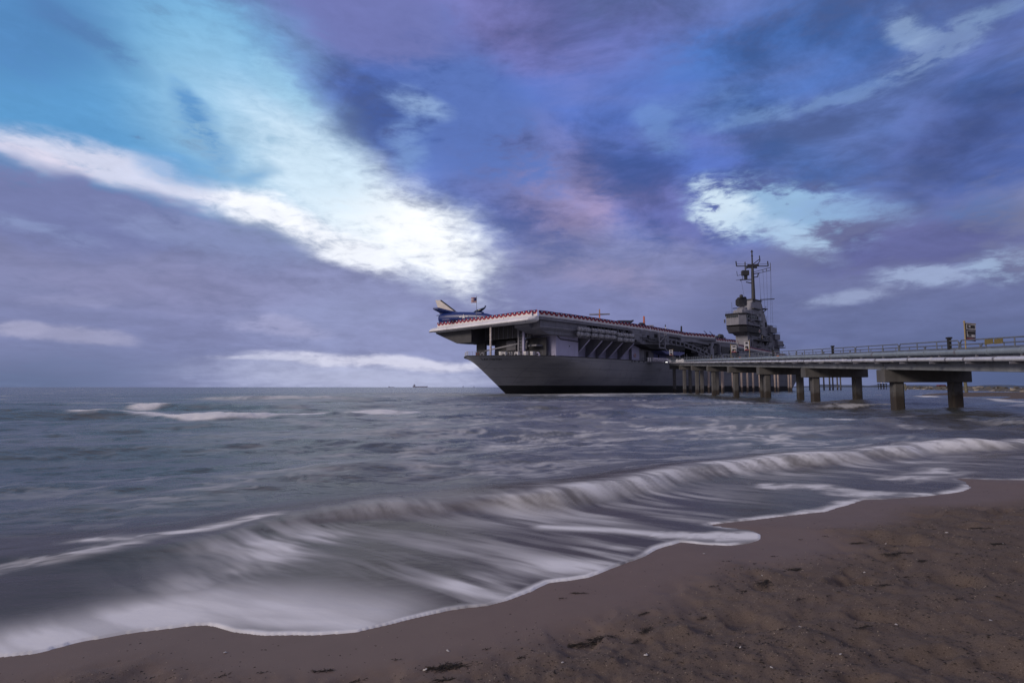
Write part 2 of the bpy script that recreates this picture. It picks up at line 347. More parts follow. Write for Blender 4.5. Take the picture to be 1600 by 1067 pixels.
def new_mat(name):
    m = bpy.data.materials.new(name); m.use_nodes = True
    nt = m.node_tree; b = nt.nodes['Principled BSDF']; return m, nt, b
def paint(name, rgb, rough=.6, var=.18, scale=.6, streak=0.0, metal=0.0, bump=0.0, rust=0.0, spec=.5):
    """painted or raw surface: base colour with patchy wear, vertical streaks, rust"""
    m, nt, b = new_mat(name); N = nt.nodes.new; L = nt.links.new
    tc = N('ShaderNodeTexCoord'); n = N('ShaderNodeTexNoise'); n.inputs['Scale'].default_value = scale
    n.inputs['Detail'].default_value = 6; n.inputs['Roughness'].default_value = .6
    L(tc.outputs['Object'], n.inputs['Vector'])
    mr = N('ShaderNodeMapRange'); mr.inputs[1].default_value = .3; mr.inputs[2].default_value = .7
    mr.inputs[3].default_value = 1 - var; mr.inputs[4].default_value = 1 + var; L(n.outputs['Fac'], mr.inputs[0])
    vm = N('ShaderNodeVectorMath'); vm.operation = 'SCALE'; vm.inputs[0].default_value = rgb; L(mr.outputs[0], vm.inputs['Scale'])
    col = vm.outputs[0]
    if streak or rust:
        mp = N('ShaderNodeMapping'); mp.inputs['Scale'].default_value = (1.1, 1.1, .06); L(tc.outputs['Object'], mp.inputs['Vector'])
        n2 = N('ShaderNodeTexNoise'); n2.inputs['Scale'].default_value = 1.3; n2.inputs['Detail'].default_value = 5
        L(mp.outputs[0], n2.inputs['Vector'])
        m2 = N('ShaderNodeMapRange'); m2.inputs[1].default_value = .52; m2.inputs[2].default_value = .72
        m2.inputs[4].default_value = max(streak, rust); L(n2.outputs['Fac'], m2.inputs[0])
        mx = N('ShaderNodeMix'); mx.data_type = 'RGBA'; L(m2.outputs[0], mx.inputs[0]); L(col, mx.inputs[6])
        mx.inputs[7].default_value = ((.16, .085, .05, 1) if rust else (rgb[0]*.45, rgb[1]*.45, rgb[2]*.45, 1)); col = mx.outputs[2]
    L(col, b.inputs['Base Color'])
    b.inputs['Roughness'].default_value = rough; b.inputs['Metallic'].default_value = metal
    b.inputs['Specular IOR Level'].default_value = spec
    if bump:
        bp = N('ShaderNodeBump'); bp.inputs['Strength'].default_value = bump; bp.inputs['Distance'].default_value = .05
        n3 = N('ShaderNodeTexNoise'); n3.inputs['Scale'].default_value = scale*8; n3.inputs['Detail'].default_value = 4
        L(tc.outputs['Object'], n3.inputs['Vector']); L(n3.outputs['Fac'], bp.inputs['Height']); L(bp.outputs[0], b.inputs['Normal'])
    return m

# ------------------------------------------------------------------ numpy noise
def _h(ix, iy, seed):
    h = (ix.astype(np.int64)*374761393 + iy.astype(np.int64)*668265263 + seed*974634777) & 0xffffffff
    h = ((h ^ (h >> 13))*1274126177) & 0xffffffff
    h = ((h ^ (h >> 16))*2246822519) & 0xffffffff
    return ((h ^ (h >> 15)) & 0xffff)/65535.0
def vnoise(x, y, seed=0):
    ix = np.floor(x); iy = np.floor(y); fx = x-ix; fy = y-iy
    fx = fx*fx*fx*(fx*(fx*6-15)+10); fy = fy*fy*fy*(fy*(fy*6-15)+10)
    a = _h(ix, iy, seed); b = _h(ix+1, iy, seed); c = _h(ix, iy+1, seed); d = _h(ix+1, iy+1, seed)
    return a + (b-a)*fx + (c-a)*fy + (a-b-c+d)*fx*fy
def fbm(x, y, oct=4, seed=0, gain=.5):
    t = np.zeros_like(x); amp = 1; tot = 0
    for o in range(oct):
        ca, sa = math.cos(o*.7), math.sin(o*.7)
        t += amp*vnoise((x*ca-y*sa)*2**o+o*17.3, (x*sa+y*ca)*2**o-o*9.1, seed+o); tot += amp; amp *= gain
    return t/tot
def sstep(a, b, x):
    t = np.clip((x-a)/(b-a), 0, 1); return t*t*(3-2*t)
def seg_dist(X, Y, pts, extra=None):
    """distance to a polyline and the interpolated third value"""
    best = np.full(X.shape, 1e9); val = np.zeros(X.shape)
    for i in range(len(pts)-1):
        ax, ay = pts[i][:2]; bx, by = pts[i+1][:2]; dx, dy = bx-ax, by-ay
        t = np.clip(((X-ax)*dx + (Y-ay)*dy)/(dx*dx+dy*dy+1e-9), 0, 1)
        dd = np.hypot(X-ax-t*dx, Y-ay-t*dy); k = dd < best
        best = np.where(k, dd, best)
        if len(pts[i]) > 2: val = np.where(k, pts[i][2]+(pts[i+1][2]-pts[i][2])*t, val)
    return best, val
def inside(X, Y, poly):
    r = np.zeros(X.shape, bool); n = len(poly)
    for i in range(n):
        x0, y0 = poly[i]; x1, y1 = poly[(i+1) % n]
        if y0 == y1: continue
        c = ((y0 > Y) != (y1 > Y)) & (X < (x1-x0)*(Y-y0)/(y1-y0)+x0); r ^= c
    return r
# land lies on the camera's side of the waterline
LAND = [(-60, -30), (-22, -2.6)] + SHORE + [(90, 36), (140, 40), (140, -60), (-60, -60)]
EDGE = [(-60, -30), (-22, -2.6)] + SHORE + [(90, 36), (140, 40)]
def shore_dist(X, Y):
    """signed distance to the waterline: positive on land"""
    d, _ = seg_dist(X, Y, EDGE); return np.where(inside(X, Y, LAND), d, -d)
CA, SA = .88, .475              # along-shore direction
def qs(X, Y): return CA*X + SA*Y, -SA*X + CA*Y

def grid_mesh(name, X, Y, Z, attrs, mat, keep=None):
    nr, nc = X.shape
    idx = np.arange(nr*nc).reshape(nr, nc)
    f = np.stack([idx[:-1,:-1], idx[:-1,1:], idx[1:,1:], idx[1:,:-1]], -1).reshape(-1, 4)
    if keep is not None:
        kq = (keep[:-1,:-1] | keep[:-1,1:] | keep[1:,1:] | keep[1:,:-1]).reshape(-1); f = f[kq]
        used = np.zeros(nr*nc, bool); used[f.reshape(-1)] = True
        re = np.cumsum(used)-1; f = re[f]; sel = used
    else: sel = np.ones(nr*nc, bool)
    co = np.stack([X.ravel()[sel], Y.ravel()[sel], Z.ravel()[sel]], -1).astype(np.float32)
    me = bpy.data.meshes.new(name)
    me.vertices.add(len(co)); me.vertices.foreach_set('co', co.ravel())
    me.loops.add(f.size); me.loops.foreach_set('vertex_index', f.ravel().astype(np.int32))
    me.polygons.add(len(f)); me.polygons.foreach_set('loop_start', np.arange(0, f.size, 4, dtype=np.int32))
    me.polygons.foreach_set('loop_total', np.full(len(f), 4, np.int32)); me.polygons.foreach_set('use_smooth', np.ones(len(f), bool))
    me.update()
    for k, a in attrs.items():
        at = me.attributes.new(k, 'FLOAT', 'POINT'); at.data.foreach_set('value', a.ravel()[sel].astype(np.float32))
    me.materials.append(mat)
    o = bpy.data.objects.new(name, me); COL.objects.link(o); return o
# ------------------------------------------------------------------ sea
def sea_material():
    m, nt, b = new_mat('sea_water'); N = nt.nodes.new; L = nt.links.new
    def attr(n): a = N('ShaderNodeAttribute'); a.attribute_name = n; return a.outputs['Fac']
    tc = N('ShaderNodeTexCoord')
    mp = N('ShaderNodeMapping'); mp.inputs['Rotation'].default_value = (0, 0, -.495); mp.inputs['Scale'].default_value = (.45, 1, 1)
    L(tc.outputs['Object'], mp.inputs['Vector'])
    def noise(s, det, v, ro=.55):
        n = N('ShaderNodeTexNoise'); n.inputs['Scale'].default_value = s; n.inputs['Detail'].default_value = det
        n.inputs['Roughness'].default_value = ro; L(v, n.inputs['Vector']); return n.outputs['Fac']
    n1 = noise(.25, 5, mp.outputs[0]); n2 = noise(1.6, 6, mp.outputs[0]); n3 = noise(.02, 4, mp.outputs[0])
    def mix(f, a, c):
        x = N('ShaderNodeMix'); x.data_type = 'RGBA'
        for s_, v in ((x.inputs[0], f), (x.inputs[6], a), (x.inputs[7], c)):
            if isinstance(v, tuple): s_.default_value = (*v, 1)
            else: L(v, s_)
        return x.outputs[2]
    deep = mix(n1, (.066, .082, .092), (.122, .142, .150))
    deep = mix(n3, deep, (.08, .096, .102))
    col = mix(attr('mud'), deep, (.072, .056, .046))
    foam = attr('foam')
    col = mix(foam, col, (.88, .87, .88))
    L(col, b.inputs['Base Color'])
    mg = N('ShaderNodeMapRange'); mg.inputs[3].default_value = .5; mg.inputs[4].default_value = .14; L(attr('mud'), mg.inputs[0]); L(mg.outputs[0], b.inputs['Specular IOR Level'])
    ro = N('ShaderNodeMapRange'); ro.inputs[3].default_value = .24; ro.inputs[4].default_value = .75; L(foam, ro.inputs[0])
    L(ro.outputs[0], b.inputs['Roughness']); b.inputs['IOR'].default_value = 1.33
    bp = N('ShaderNodeBump'); bp.inputs['Strength'].default_value = .55; bp.inputs['Distance'].default_value = .22
    L(n2, bp.inputs['Height'])
    calm = N('ShaderNodeMath'); calm.operation = 'MULTIPLY'; calm.inputs[1].default_value = .5; L(attr('chop'), calm.inputs[0]); L(calm.outputs[0], bp.inputs['Strength'])
    bp2 = N('ShaderNodeBump'); bp2.inputs['Distance'].default_value = 1.3; L(n1, bp2.inputs['Height']); L(bp.outputs[0], bp2.inputs['Normal'])
    c2 = N('ShaderNodeMath'); c2.operation = 'MULTIPLY'; c2.inputs[1].default_value = .55; L(attr('far'), c2.inputs[0]); L(c2.outputs[0], bp2.inputs['Strength'])
    L(bp2.outputs[0], b.inputs['Normal'])
    return m

def make_sea():
    nr, nc = 760, 860
    u = np.linspace(2.4**-.5, 9000**-.5, nr); r = u**-2
    a = np.radians(np.linspace(-66, 66, nc))
    R, A_ = np.meshgrid(r, a, indexing='ij')
    X = R*np.sin(A_); Y = R*np.cos(A_)
    q, s = qs(X, Y); sp = 2*R**1.5*(u[0]-u[1])          # local row spacing
    near = R < 70
    sd = np.full(X.shape, -60.0); Xn, Yn = X[near], Y[near]; sd[near] = shore_dist(Xn, Yn) + .10*(fbm(Xn*1.7, Yn*1.7, 4, 17)-.5)
    def damp(wl): return 1-sstep(.18, .45, sp/wl)
    wx = q + 3.0*fbm(q*.05, s*.05, 2, 5); wob = fbm(q*.09, s*.05, 3, 11)
    Z = np.zeros_like(X)
    depth = sstep(1.0, 9.0, -sd)                          # swell dies out in the shallows
    for wl, am, ph, tilt, sd_ in ((11., .13, .3, .10, 21), (6.3, .085, 1.9, -.16, 22), (3.4, .045, 4., .25, 23), (17., .12, 2., -.05, 24)):
        envl = .35 + 1.3*fbm(q/(wl*3.2), s/(wl*1.6), 2, sd_)
        phs = 2*np.pi*((s + tilt*q)/wl + 1.3*fbm(q/(wl*2.5), s/(wl*2.5), 2, sd_+9)) + ph
        c = np.cos(phs); c = np.where(c > 0, c**1.5, -np.abs(c)**.9*.8)
        Z += am*envl*c*depth*damp(wl)
    Z += (fbm(q*.8, s*1.6, 4, 31)-.5)*.16*depth*damp(1.6)
    Z += (fbm(q*.16, s*.5, 4, 37)-.5)*.55*sstep(14, 50, -sd if False else R)*damp(5.)
    # the breaker that runs along the beach
    dc = np.full(X.shape, 50.0); Xm, Ym = X[near], Y[near]
    ext = [(-14, 1.6)] + CREST + [(34, 25.5), (60, 36)]
    d0, _ = seg_dist(Xm, Ym, ext)
    big = ext + [(60, -60), (-60, -60), (-60, -20)]
    dc[near] = np.where(inside(Xm, Ym, big), -d0, d0)       # negative = shoreward
    dcw = dc + .7*(fbm(q*.33, s*.2, 2, 41)-.5)
    hh = (.05 + .06*sstep(-1, 3, q) + .13*sstep(2.5, 8, q))*(.55 + .9*fbm(q*.4, q*0, 2, 43))
    prof = np.where(dcw < 0, np.exp(-(dcw/.36)**2), np.exp(-(dcw/1.2)**2))
    Z += hh*prof*near
    # far breakers
    for pts, h in (([(-30,33),(-24,34),(-18,33.5),(-10.5,36.5)], .42), (([(-30,46),(-24,47),(-18,49)]), .45), ([(-12,37),(-7,37),(-5,39)], .3), ([(-44,82),(-30,85),(-20,90)], .5)):
        d1, _ = seg_dist(X, Y, pts); dd = d1/(.55+.009*R)
        Z += .55*h*np.exp(-dd**2)*(.25+1.3*fbm(X*.5, Y*.2, 3, 51))
    # swash: thin sheet over the sand, diving under it at the waterline
    sheet = .012 + .02*(fbm(q*1.2, s*.8, 3, 61)-.5)*sstep(0, 1, -sd)
    Z += np.where(sd > 0, -.22*sd, sheet)
    Z = np.where(sd > 0, np.minimum(Z, .012-.22*sd), Z)
    Z *= 1-sstep(400, 1500, R)
    # ---------------- foam
    foam = np.zeros_like(X)
    qw = q + .5*(fbm(q*.7, s*.35, 3, 71)-.5); sw = s + .3*(fbm(q*.6, s*.5, 2, 73)-.5)
    al = .82*X - .57*Y; ac = .57*X + .82*Y                  # the sheet runs up the sand slantwise
    al = al + .5*(fbm(X*.5, Y*.5, 2, 71)-.5); ac = ac + .35*(fbm(X*.6, Y*.6, 3, 73)-.5)
    streak = .42*fbm(ac*6.5, al*.8, 4, 81, .6) + .58*fbm(ac*2.2, al*.5, 4, 83, .55)
    streak = sstep(.40, .74, streak)*(.5 + .75*sstep(.3, .68, fbm(X*.75, Y*.75, 3, 85)))
    # curdled strands and blotches: the same pattern at doubling sizes with distance
    rid = np.zeros_like(X); blot = np.zeros_like(X)
    lv = np.clip(np.log2(np.maximum(R, 1)/9), 0, 6)
    for k in range(7):
        wgt = np.clip(1-np.abs(lv-k), 0, 1); m = wgt > 0
        if not m.any(): continue
        c = 2.0**-k; qa, sa = q[m]*c, s[m]*c
        wa = fbm(qa*.5, sa*.7, 3, 97+k)*3
        rid[m] += wgt[m]*(1-np.abs(2*fbm(qa*.8+wa*.7, sa*2.3-wa, 4, 91+k, .6)-1))
        blot[m] += wgt[m]*sstep(.35, .62, fbm(qa*1.6, sa*3.0, 5, 95+k, .6))
    strand = sstep(.76, 1.0, rid)
    for pts, st, kind in FOAM:
        pr = np.array(pts); R0 = np.hypot(pr[:,0], pr[:,1])
        m = (X > pr[:,0].min()-4*pr[:,2].max()) & (X < pr[:,0].max()+4*pr[:,2].max()) & (Y > pr[:,1].min()-4*pr[:,2].max()) & (Y < pr[:,1].max()+4*pr[:,2].max())
        if not m.any(): continue
        d, w = seg_dist(X[m], Y[m], pts)
        g = np.exp(-(d/np.maximum(w, .02))**2*1.1)
        if kind: v = st*g*(.78 + .45*streak[m]) if st > .85 else st*g*(.05 + 1.15*streak[m])
        elif st > 1.05: v = np.minimum(1, st)*sstep(.10, .62, g*(.55 + .5*blot[m]))
        else: v = st*sstep(.12, .95, g*(.45 + .55*blot[m] + .35*streak[m]*(R[m] < 20)) + .25*(strand[m]-.3)*g) if st > .6 else st*g*(.12 + 1.25*strand[m] + .35*blot[m])
        foam[m] = np.maximum(foam[m], v)
    sw_zone = sstep(-.2, -1.2, dc)*sstep(.0, .3, -sd)
    foam = np.maximum(foam, sw_zone*sstep(-2.0, 1.5, q)*(.0 + .30*streak**1.6*(.35+1.2*fbm(q*.35, s*.25, 2, 99))))
    # lace on the open water behind the breaker
    patch = sstep(.47, .68, fbm(q*.11, s*.16, 3, 103))
    foam = np.maximum(foam, .38*strand*patch*sstep(.3, 2, dc)*(1-sstep(40, 110, R)))
    # breaker crest and its front
    cn = .42+1.2*fbm(q*.7, q*0+3, 3, 107)
    cst = sstep(-.5, 3.0, q)*.6 + .35*sstep(3, 10, q)
    crestf = np.where(dcw < 0, np.exp(-((dcw+.05)/.42)**2), np.exp(-(dcw/.40)**2))*cst*np.clip(cn, 0, 1.2)
    crestf *= .30 + .95*sstep(.3, .72, .5*fbm(q*7, s*.9, 5, 109, .62) + .5*fbm(q*1.5+s, s*1.2, 4, 110))
    foam = np.maximum(foam, crestf*near*1.0)
    # white rim where the sheet ends on the sand
    rimw = .035*(1+.9*fbm(q*.8, s*.8, 2, 113))*np.clip(R/5, .8, 2)
    rim = np.exp(-(np.abs(sd+.01)/rimw)**2)*(.2+.85*sstep(.32, .68, fbm(q*1.3, s*1.3, 4, 117, .6)))
    foam = np.maximum(foam, rim*near*(sd > -1))
    # whitecaps far out
    cap = sstep(.71, .80, fbm(q*.05+wob, s*.35, 4, 121, .6))*sstep(25, 60, R)*.65*(1-sstep(300, 900, R))
    foam = np.maximum(foam, cap)
    foam = np.clip(foam, 0, 1)
    mud = np.clip(.95*sstep(2.2, -1.0, dc) + .45*sstep(9, 1.5, dc) + .75*np.exp(-((dc-.1)/.8)**2), 0, 1)*near
    mud = np.maximum(mud, .30*(1-sstep(20, 60, R))*fbm(q*.1, s*.15, 3, 127))
    mud = np.maximum(mud, .8*sstep(-8, 14, X)*(1-sstep(60, 200, R))*sstep(.2, .75, fbm(q*.06, s*.1, 3, 129)))
    chop = np.clip(.25 + sstep(-.5, 3, dc), 0, 1)*(1-.5*sstep(100, 600, R)); far = sstep(10, 60, R)*(1-.6*sstep(600, 3000, R))
    keep = sd < 1.2
    o = grid_mesh('sea', X, Y, Z, {'foam': foam, 'mud': mud, 'chop': chop, 'far': far}, sea_material(), keep)
    tag(o, kind='structure')
make_sea()

# ------------------------------------------------------------------ beach
def sand_material():
    m, nt, b = new_mat('sand'); N = nt.nodes.new; L = nt.links.new
    at = N('ShaderNodeAttribute'); at.attribute_name = 'wet'; wet = at.outputs['Fac']
    tc = N('ShaderNodeTexCoord')
    def noise(s, det, ro=.6):
        n = N('ShaderNodeTexNoise'); n.inputs['Scale'].default_value = s; n.inputs['Detail'].default_value = det
        n.inputs['Roughness'].default_value = ro; L(tc.outputs['Object'], n.inputs['Vector']); return n.outputs['Fac']
    def mix(f, a, c):
        x = N('ShaderNodeMix'); x.data_type = 'RGBA'
        for s_, v in ((x.inputs[0], f), (x.inputs[6], a), (x.inputs[7], c)):
            if isinstance(v, tuple): s_.default_value = (*v, 1)
            else: L(v, s_)
        return x.outputs[2]
    grain = noise(120, 4, .8); patch = noise(1.6, 5); spk = noise(48, 3)
    dry = mix(patch, (.135, .105, .090), (.225, .176, .150))
    g = N('ShaderNodeMapRange'); g.inputs[1].default_value = .3; g.inputs[2].default_value = .7; L(grain, g.inputs[0])
    dry = mix(g.outputs[0], (.090, .066, .053), dry)
    sp = N('ShaderNodeMapRange'); sp.inputs[1].default_value = .60; sp.inputs[2].default_value = .68; L(spk, sp.inputs[0])
    dry = mix(sp.outputs[0], dry, (.05, .035, .028))
    ps = N('ShaderNodeMapRange'); ps.inputs[1].default_value = .66; ps.inputs[2].default_value = .72; ps.inputs[4].default_value = .8; L(noise(75, 3), ps.inputs[0])
    dry = mix(ps.outputs[0], dry, (.36, .29, .24))
    wc = mix(noise(3, 4), (.172, .122, .098), (.212, .154, .125))
    L(mix(wet, dry, wc), b.inputs['Base Color'])
    r = N('ShaderNodeMapRange'); r.inputs[3].default_value = .95; r.inputs[4].default_value = .58; L(wet, r.inputs[0]); L(r.outputs[0], b.inputs['Roughness'])
    b.inputs['Specular IOR Level'].default_value = .22
    bp = N('ShaderNodeBump'); bp.inputs['Distance'].default_value = .012
    st = N('ShaderNodeMapRange'); st.inputs[3].default_value = .9; st.inputs[4].default_value = .12; L(wet, st.inputs[0]); L(st.outputs[0], bp.inputs['Strength'])
    L(noise(90, 5, .75), bp.inputs['Height']); L(bp.outputs[0], b.inputs['Normal'])
    return m
_rf = random.Random(77)
FEET = [(_rf.uniform(-.6, 8.5), _rf.uniform(2.3, 8.5), _rf.uniform(.1, 1.3), _rf.uniform(.8, 1.35)) for _ in range(80)]
def sand_z(X, Y):
    """height and wetness of the beach"""
    X = np.asarray(X, float); Y = np.asarray(Y, float)
    sd = shore_dist(X, Y); q, s = qs(X, Y)
    wl = .75 + .7*(fbm(q*.45, s*.1, 3, 201)-.5) + .02*q           # the drift line
    dry = sstep(wl-.35, wl+.5, sd)
    z = np.where(sd > 0, .052*np.minimum(sd, 9) + .01*np.maximum(sd-9, 0), .09*np.maximum(sd, -30))
    z += dry*(.13*(fbm(X*1.5, Y*1.5, 4, 211, .55)-.5) + .085*(fbm(X*5, Y*5, 4, 213, .6)-.5) + .022*(fbm(X*17, Y*17, 3, 215)-.5) - .06*sstep(.60, .78, fbm(X*2.3, Y*2.3, 2, 217)))
    z += .012*(fbm(X*1.2, Y*1.2, 2, 219)-.5)*np.where(sd > .15, 1, 0)*sstep(.15, .6, sd)
    for fx, fy, fa, fl in FEET:                                     # trodden hollows with a pushed-up rim
        m = (np.abs(X-fx) < .6) & (np.abs(Y-fy) < .6)
        if not m.any(): continue
        u = ((X[m]-fx)*math.cos(fa) + (Y[m]-fy)*math.sin(fa))/(.15*fl); v = (-(X[m]-fx)*math.sin(fa) + (Y[m]-fy)*math.cos(fa))/(.065*fl)
        rr = np.sqrt(u*u + v*v*np.clip(1+.3*u, .4, 1.6)); z[m] += dry[m]*(-.028*np.exp(-rr**4*.8) + .010*np.exp(-((rr-1.35)/.35)**2))
    return z, 1-dry*(.75+.25*fbm(X*2, Y*2, 3, 223)), sd
def make_beach():
    nr, nc = 560, 720
    r = np.concatenate([np.linspace(.9**-.5, 45**-.5, nr)**-2, [70, 110, 160]])
    a = np.radians(np.linspace(-75, 118, nc))
    R, A_ = np.meshgrid(r, a, indexing='ij'); X = R*np.sin(A_); Y = R*np.cos(A_)
    z, wet, sd = sand_z(X, Y)
    o = grid_mesh('beach', X, Y, z, {'wet': wet}, sand_material(), (sd > -2.0))
    tag(o, kind='structure')
    # the ground behind the camera, a coarser sheet under the same sand
    mb = MB(); mb.add([(-160, -160, -.05), (160, -160, -.05), (160, -.9, -.05), (-3, -.9, -.05), (-60, -31, -.05), (-160, -90, -.05)], [(0,1,2,3,4,5)])
    mb.build('ground', bpy.data.materials['sand'], kind='structure')
make_beach()
# ------------------------------------------------------------------ aircraft carrier
SHIP_ANG = rad(43.8); SHIP_O = Vector((5.2, 133, 0))
SHIP_M = Matrix.Translation(SHIP_O) @ Matrix.Rotation(SHIP_ANG, 4, 'Z')
def SP(t, w, z): return SHIP_M @ Vector((t, w, z))         # ship metres: aft of the bow, inboard of the port edge, up
G = paint('haze_grey_paint', (.24, .24, .285), .6, .16, .35, streak=.35)
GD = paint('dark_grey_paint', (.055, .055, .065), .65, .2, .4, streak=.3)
GM = paint('mid_grey_paint', (.18, .18, .22), .6, .18, .4, streak=.4)
GL = paint('light_grey_paint', (.80, .78, .81), .6, .14, .3, streak=.25)
LILAC = paint('lilac_lit_grey_paint', (.42, .41, .60), .6, .10, .25, streak=.3)  # lilac paint with purple artificial light put into its colour
BLUEP = paint('blue_grey_paint', (.13, .14, .32), .6, .12, .4, streak=.3)
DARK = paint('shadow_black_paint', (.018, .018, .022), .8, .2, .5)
WHITE = paint('white_paint', (.70, .69, .70), .5, .08, .8, streak=.2)
CANV = paint('raft_canister_grey', (.36, .36, .40), .5, .12, 1.0, streak=.3)
GLASS, _nt, _b = new_mat('dark_glass'); _b.inputs['Base Color'].default_value = (.02, .03, .04, 1); _b.inputs['Roughness'].default_value = .08
RED = paint('red_cloth', (.30, .02, .03), .8, .15, 2)
NAVY = paint('navy_cloth', (.022, .03, .14), .8, .15, 2)
WHITEC = paint('white_cloth', (.68, .66, .68), .85, .06, 2)
MASTG = paint('mast_black_paint', (.035, .035, .042), .6, .2, 1)

def hull_material():
    m, nt, b = new_mat('hull_plating'); N = nt.nodes.new; L = nt.links.new
    tc = N('ShaderNodeTexCoord')
    def noise(scale, sv, det=5):
        mp = N('ShaderNodeMapping'); mp.inputs['Scale'].default_value = sv; L(tc.outputs['Object'], mp.inputs['Vector'])
        n = N('ShaderNodeTexNoise'); n.inputs['Scale'].default_value = scale; n.inputs['Detail'].default_value = det; L(mp.outputs[0], n.inputs['Vector']); return n.outputs['Fac']
    def rng(v, a, c, d=0., e=1.):
        r = N('ShaderNodeMapRange'); L(v, r.inputs[0]); r.inputs[1].default_value = a; r.inputs[2].default_value = c; r.inputs[3].default_value = d; r.inputs[4].default_value = e; return r.outputs[0]
    def mix(f, a, c):
        x = N('ShaderNodeMix'); x.data_type = 'RGBA'
        for s_, v in ((x.inputs[0], f), (x.inputs[6], a), (x.inputs[7], c)):
            if isinstance(v, tuple): s_.default_value = (*v, 1)
            else: L(v, s_)
        return x.outputs[2]
    col = mix(rng(noise(.08, (1, 1, 1.6)), .3, .7), (.20, .205, .245), (.30, .30, .335))
    col = mix(rng(noise(.5, (.35, .35, 2.2)), .55, .75, 0, .45), col, (.11, .113, .135))       # worn strakes
    col = mix(rng(noise(.9, (1, 1, .12)), .60, .78, 0, .5), col, (.13, .095, .078))              # rust runs
    # strakes: plate joints every 2.2 m up the side
    sx = N('ShaderNodeSeparateXYZ'); L(tc.outputs['Object'], sx.inputs[0])
    md = N('ShaderNodeMath'); md.operation = 'MODULO'; md.inputs[1].default_value = 2.2; L(sx.outputs['Z'], md.inputs[0])
    mv = N('ShaderNodeMath'); mv.operation = 'PINGPONG'; mv.inputs[1].default_value = 4.3; L(sx.outputs['X'], mv.inputs[0])
    col = mix(rng(mv.outputs[0], .0, .12, .4, 0), col, (.08, .08, .088))
    ln = rng(md.outputs[0], .0, .14, .6, 0)
    col = mix(ln, col, (.06, .06, .066))
    L(col, b.inputs['Base Color']); b.inputs['Roughness'].default_value = .55
    bp = N('ShaderNodeBump'); bp.inputs['Strength'].default_value = .25; bp.inputs['Distance'].default_value = .2
    L(noise(.35, (1, 1, 1), 3), bp.inputs['Height']); L(bp.outputs[0], b.inputs['Normal'])
    return m
HULL = hull_material()

ship = empty('aircraft_carrier', SHIP_O, SHIP_ANG, 'grey aircraft carrier moored beside the pier with red white blue bunting', 'ship')
CL = 18.5
def half(t, z):
    k = min(max(z/9.6, -.2), 1)
    ts = 8.2 - 13.2*k; E = 62 - 44*k; B = 12.6 + 2.9*k
    u = (t - ts)/E
    if u <= 0: return 0.0
    h = B*math.sin(math.pi/2*min(u, 1))**.85
    if t > 115: h *= 1 - (.55 - .22*k)*((t-115)/78)**1.6
    return h
def make_hull():
    zs = [-1.6, -.5, .6, 1.5, 2.2, 2.9, 4, 5, 6, 7, 8, 8.8, 9.3, 9.6]; nu = 64; tend = 190
    mb = MB(); rows = []
    for z in zs:
        k = min(max(z/9.6, -.2), 1); ts = 8.2 - 13.2*k; row = []
        for i in range(nu+1):
            u = i/nu; t = ts + (tend + 4*k - ts)*(u**1.9)
            row.append((t, half(t, z), z))
        rows.append(row)
    n = nu+1
    for side in (-1, 1):
        b0 = len(mb.v); mb.v += [(p[0], CL + side*p[1], p[2]) for r in rows for p in r]
        for j in range(len(zs)-1):
            for i in range(nu):
                mb.f.append([b0+j*n+i, b0+j*n+i+1, b0+(j+1)*n+i+1, b0+(j+1)*n+i]); mb.m.append(1 if zs[j] < 2.1 else 0); mb.sm.append(True)
    # transom and the deck that closes the hull
    for j in range(len(zs)-1):
        a, c = rows[j][-1], rows[j+1][-1]
        mb.add([(a[0], CL-a[1], a[2]), (a[0], CL+a[1], a[2]), (c[0], CL+c[1], c[2]), (c[0], CL-c[1], c[2])], [(0,1,2,3)], 1 if zs[j] < 2.1 else 0)
    top = rows[-1]
    for i in range(nu):
        p, q_ = top[i], top[i+1]
        mb.add([(p[0], CL-p[1], 9.58), (q_[0], CL-q_[1], 9.58), (q_[0], CL+q_[1], 9.58), (p[0], CL+p[1], 9.58)], [(0,1,2,3)], 2)
    h = mb.build('hull', [HULL, DARK, GD], ship)
    # rubbing strip along the sheer
    mb = MB(); mb.tube([(p[0], CL-p[1]-.02, 9.62) for p in top[::2]], .11, 6); mb.build('sheer_strake', GD, h)
    mb = MB(); mb.tube([(p[0], CL+p[1]+.02, 9.62) for p in top[::2]], .11, 6); mb.build('sheer_strake', GD, h)
    return h, top
hull, sheer = make_hull()

# bow rail (white pulpit), forecastle rail
def rail(name, pts, hgt, mat, parent, every=1, r=.035):
    mb = MB()
    for k in (1, .55): mb.tube([(p[0], p[1], p[2]+hgt*k) for p in pts], r, 5)
    for p in pts[::every]: mb.tube([p, (p[0], p[1], p[2]+hgt)], r, 5)
    return mb.build(name, mat, parent)
sp = [(p[0]+.1, CL-p[1]+.15, 9.6) for p in sheer if p[0] < 18]
rail('forecastle_rail', sp, 1.05, GM, ship)
rail('forecastle_rail', [(p[0], 2*CL-p[1], p[2]) for p in sp if p[0] < 1], 1.15, WHITE, ship)
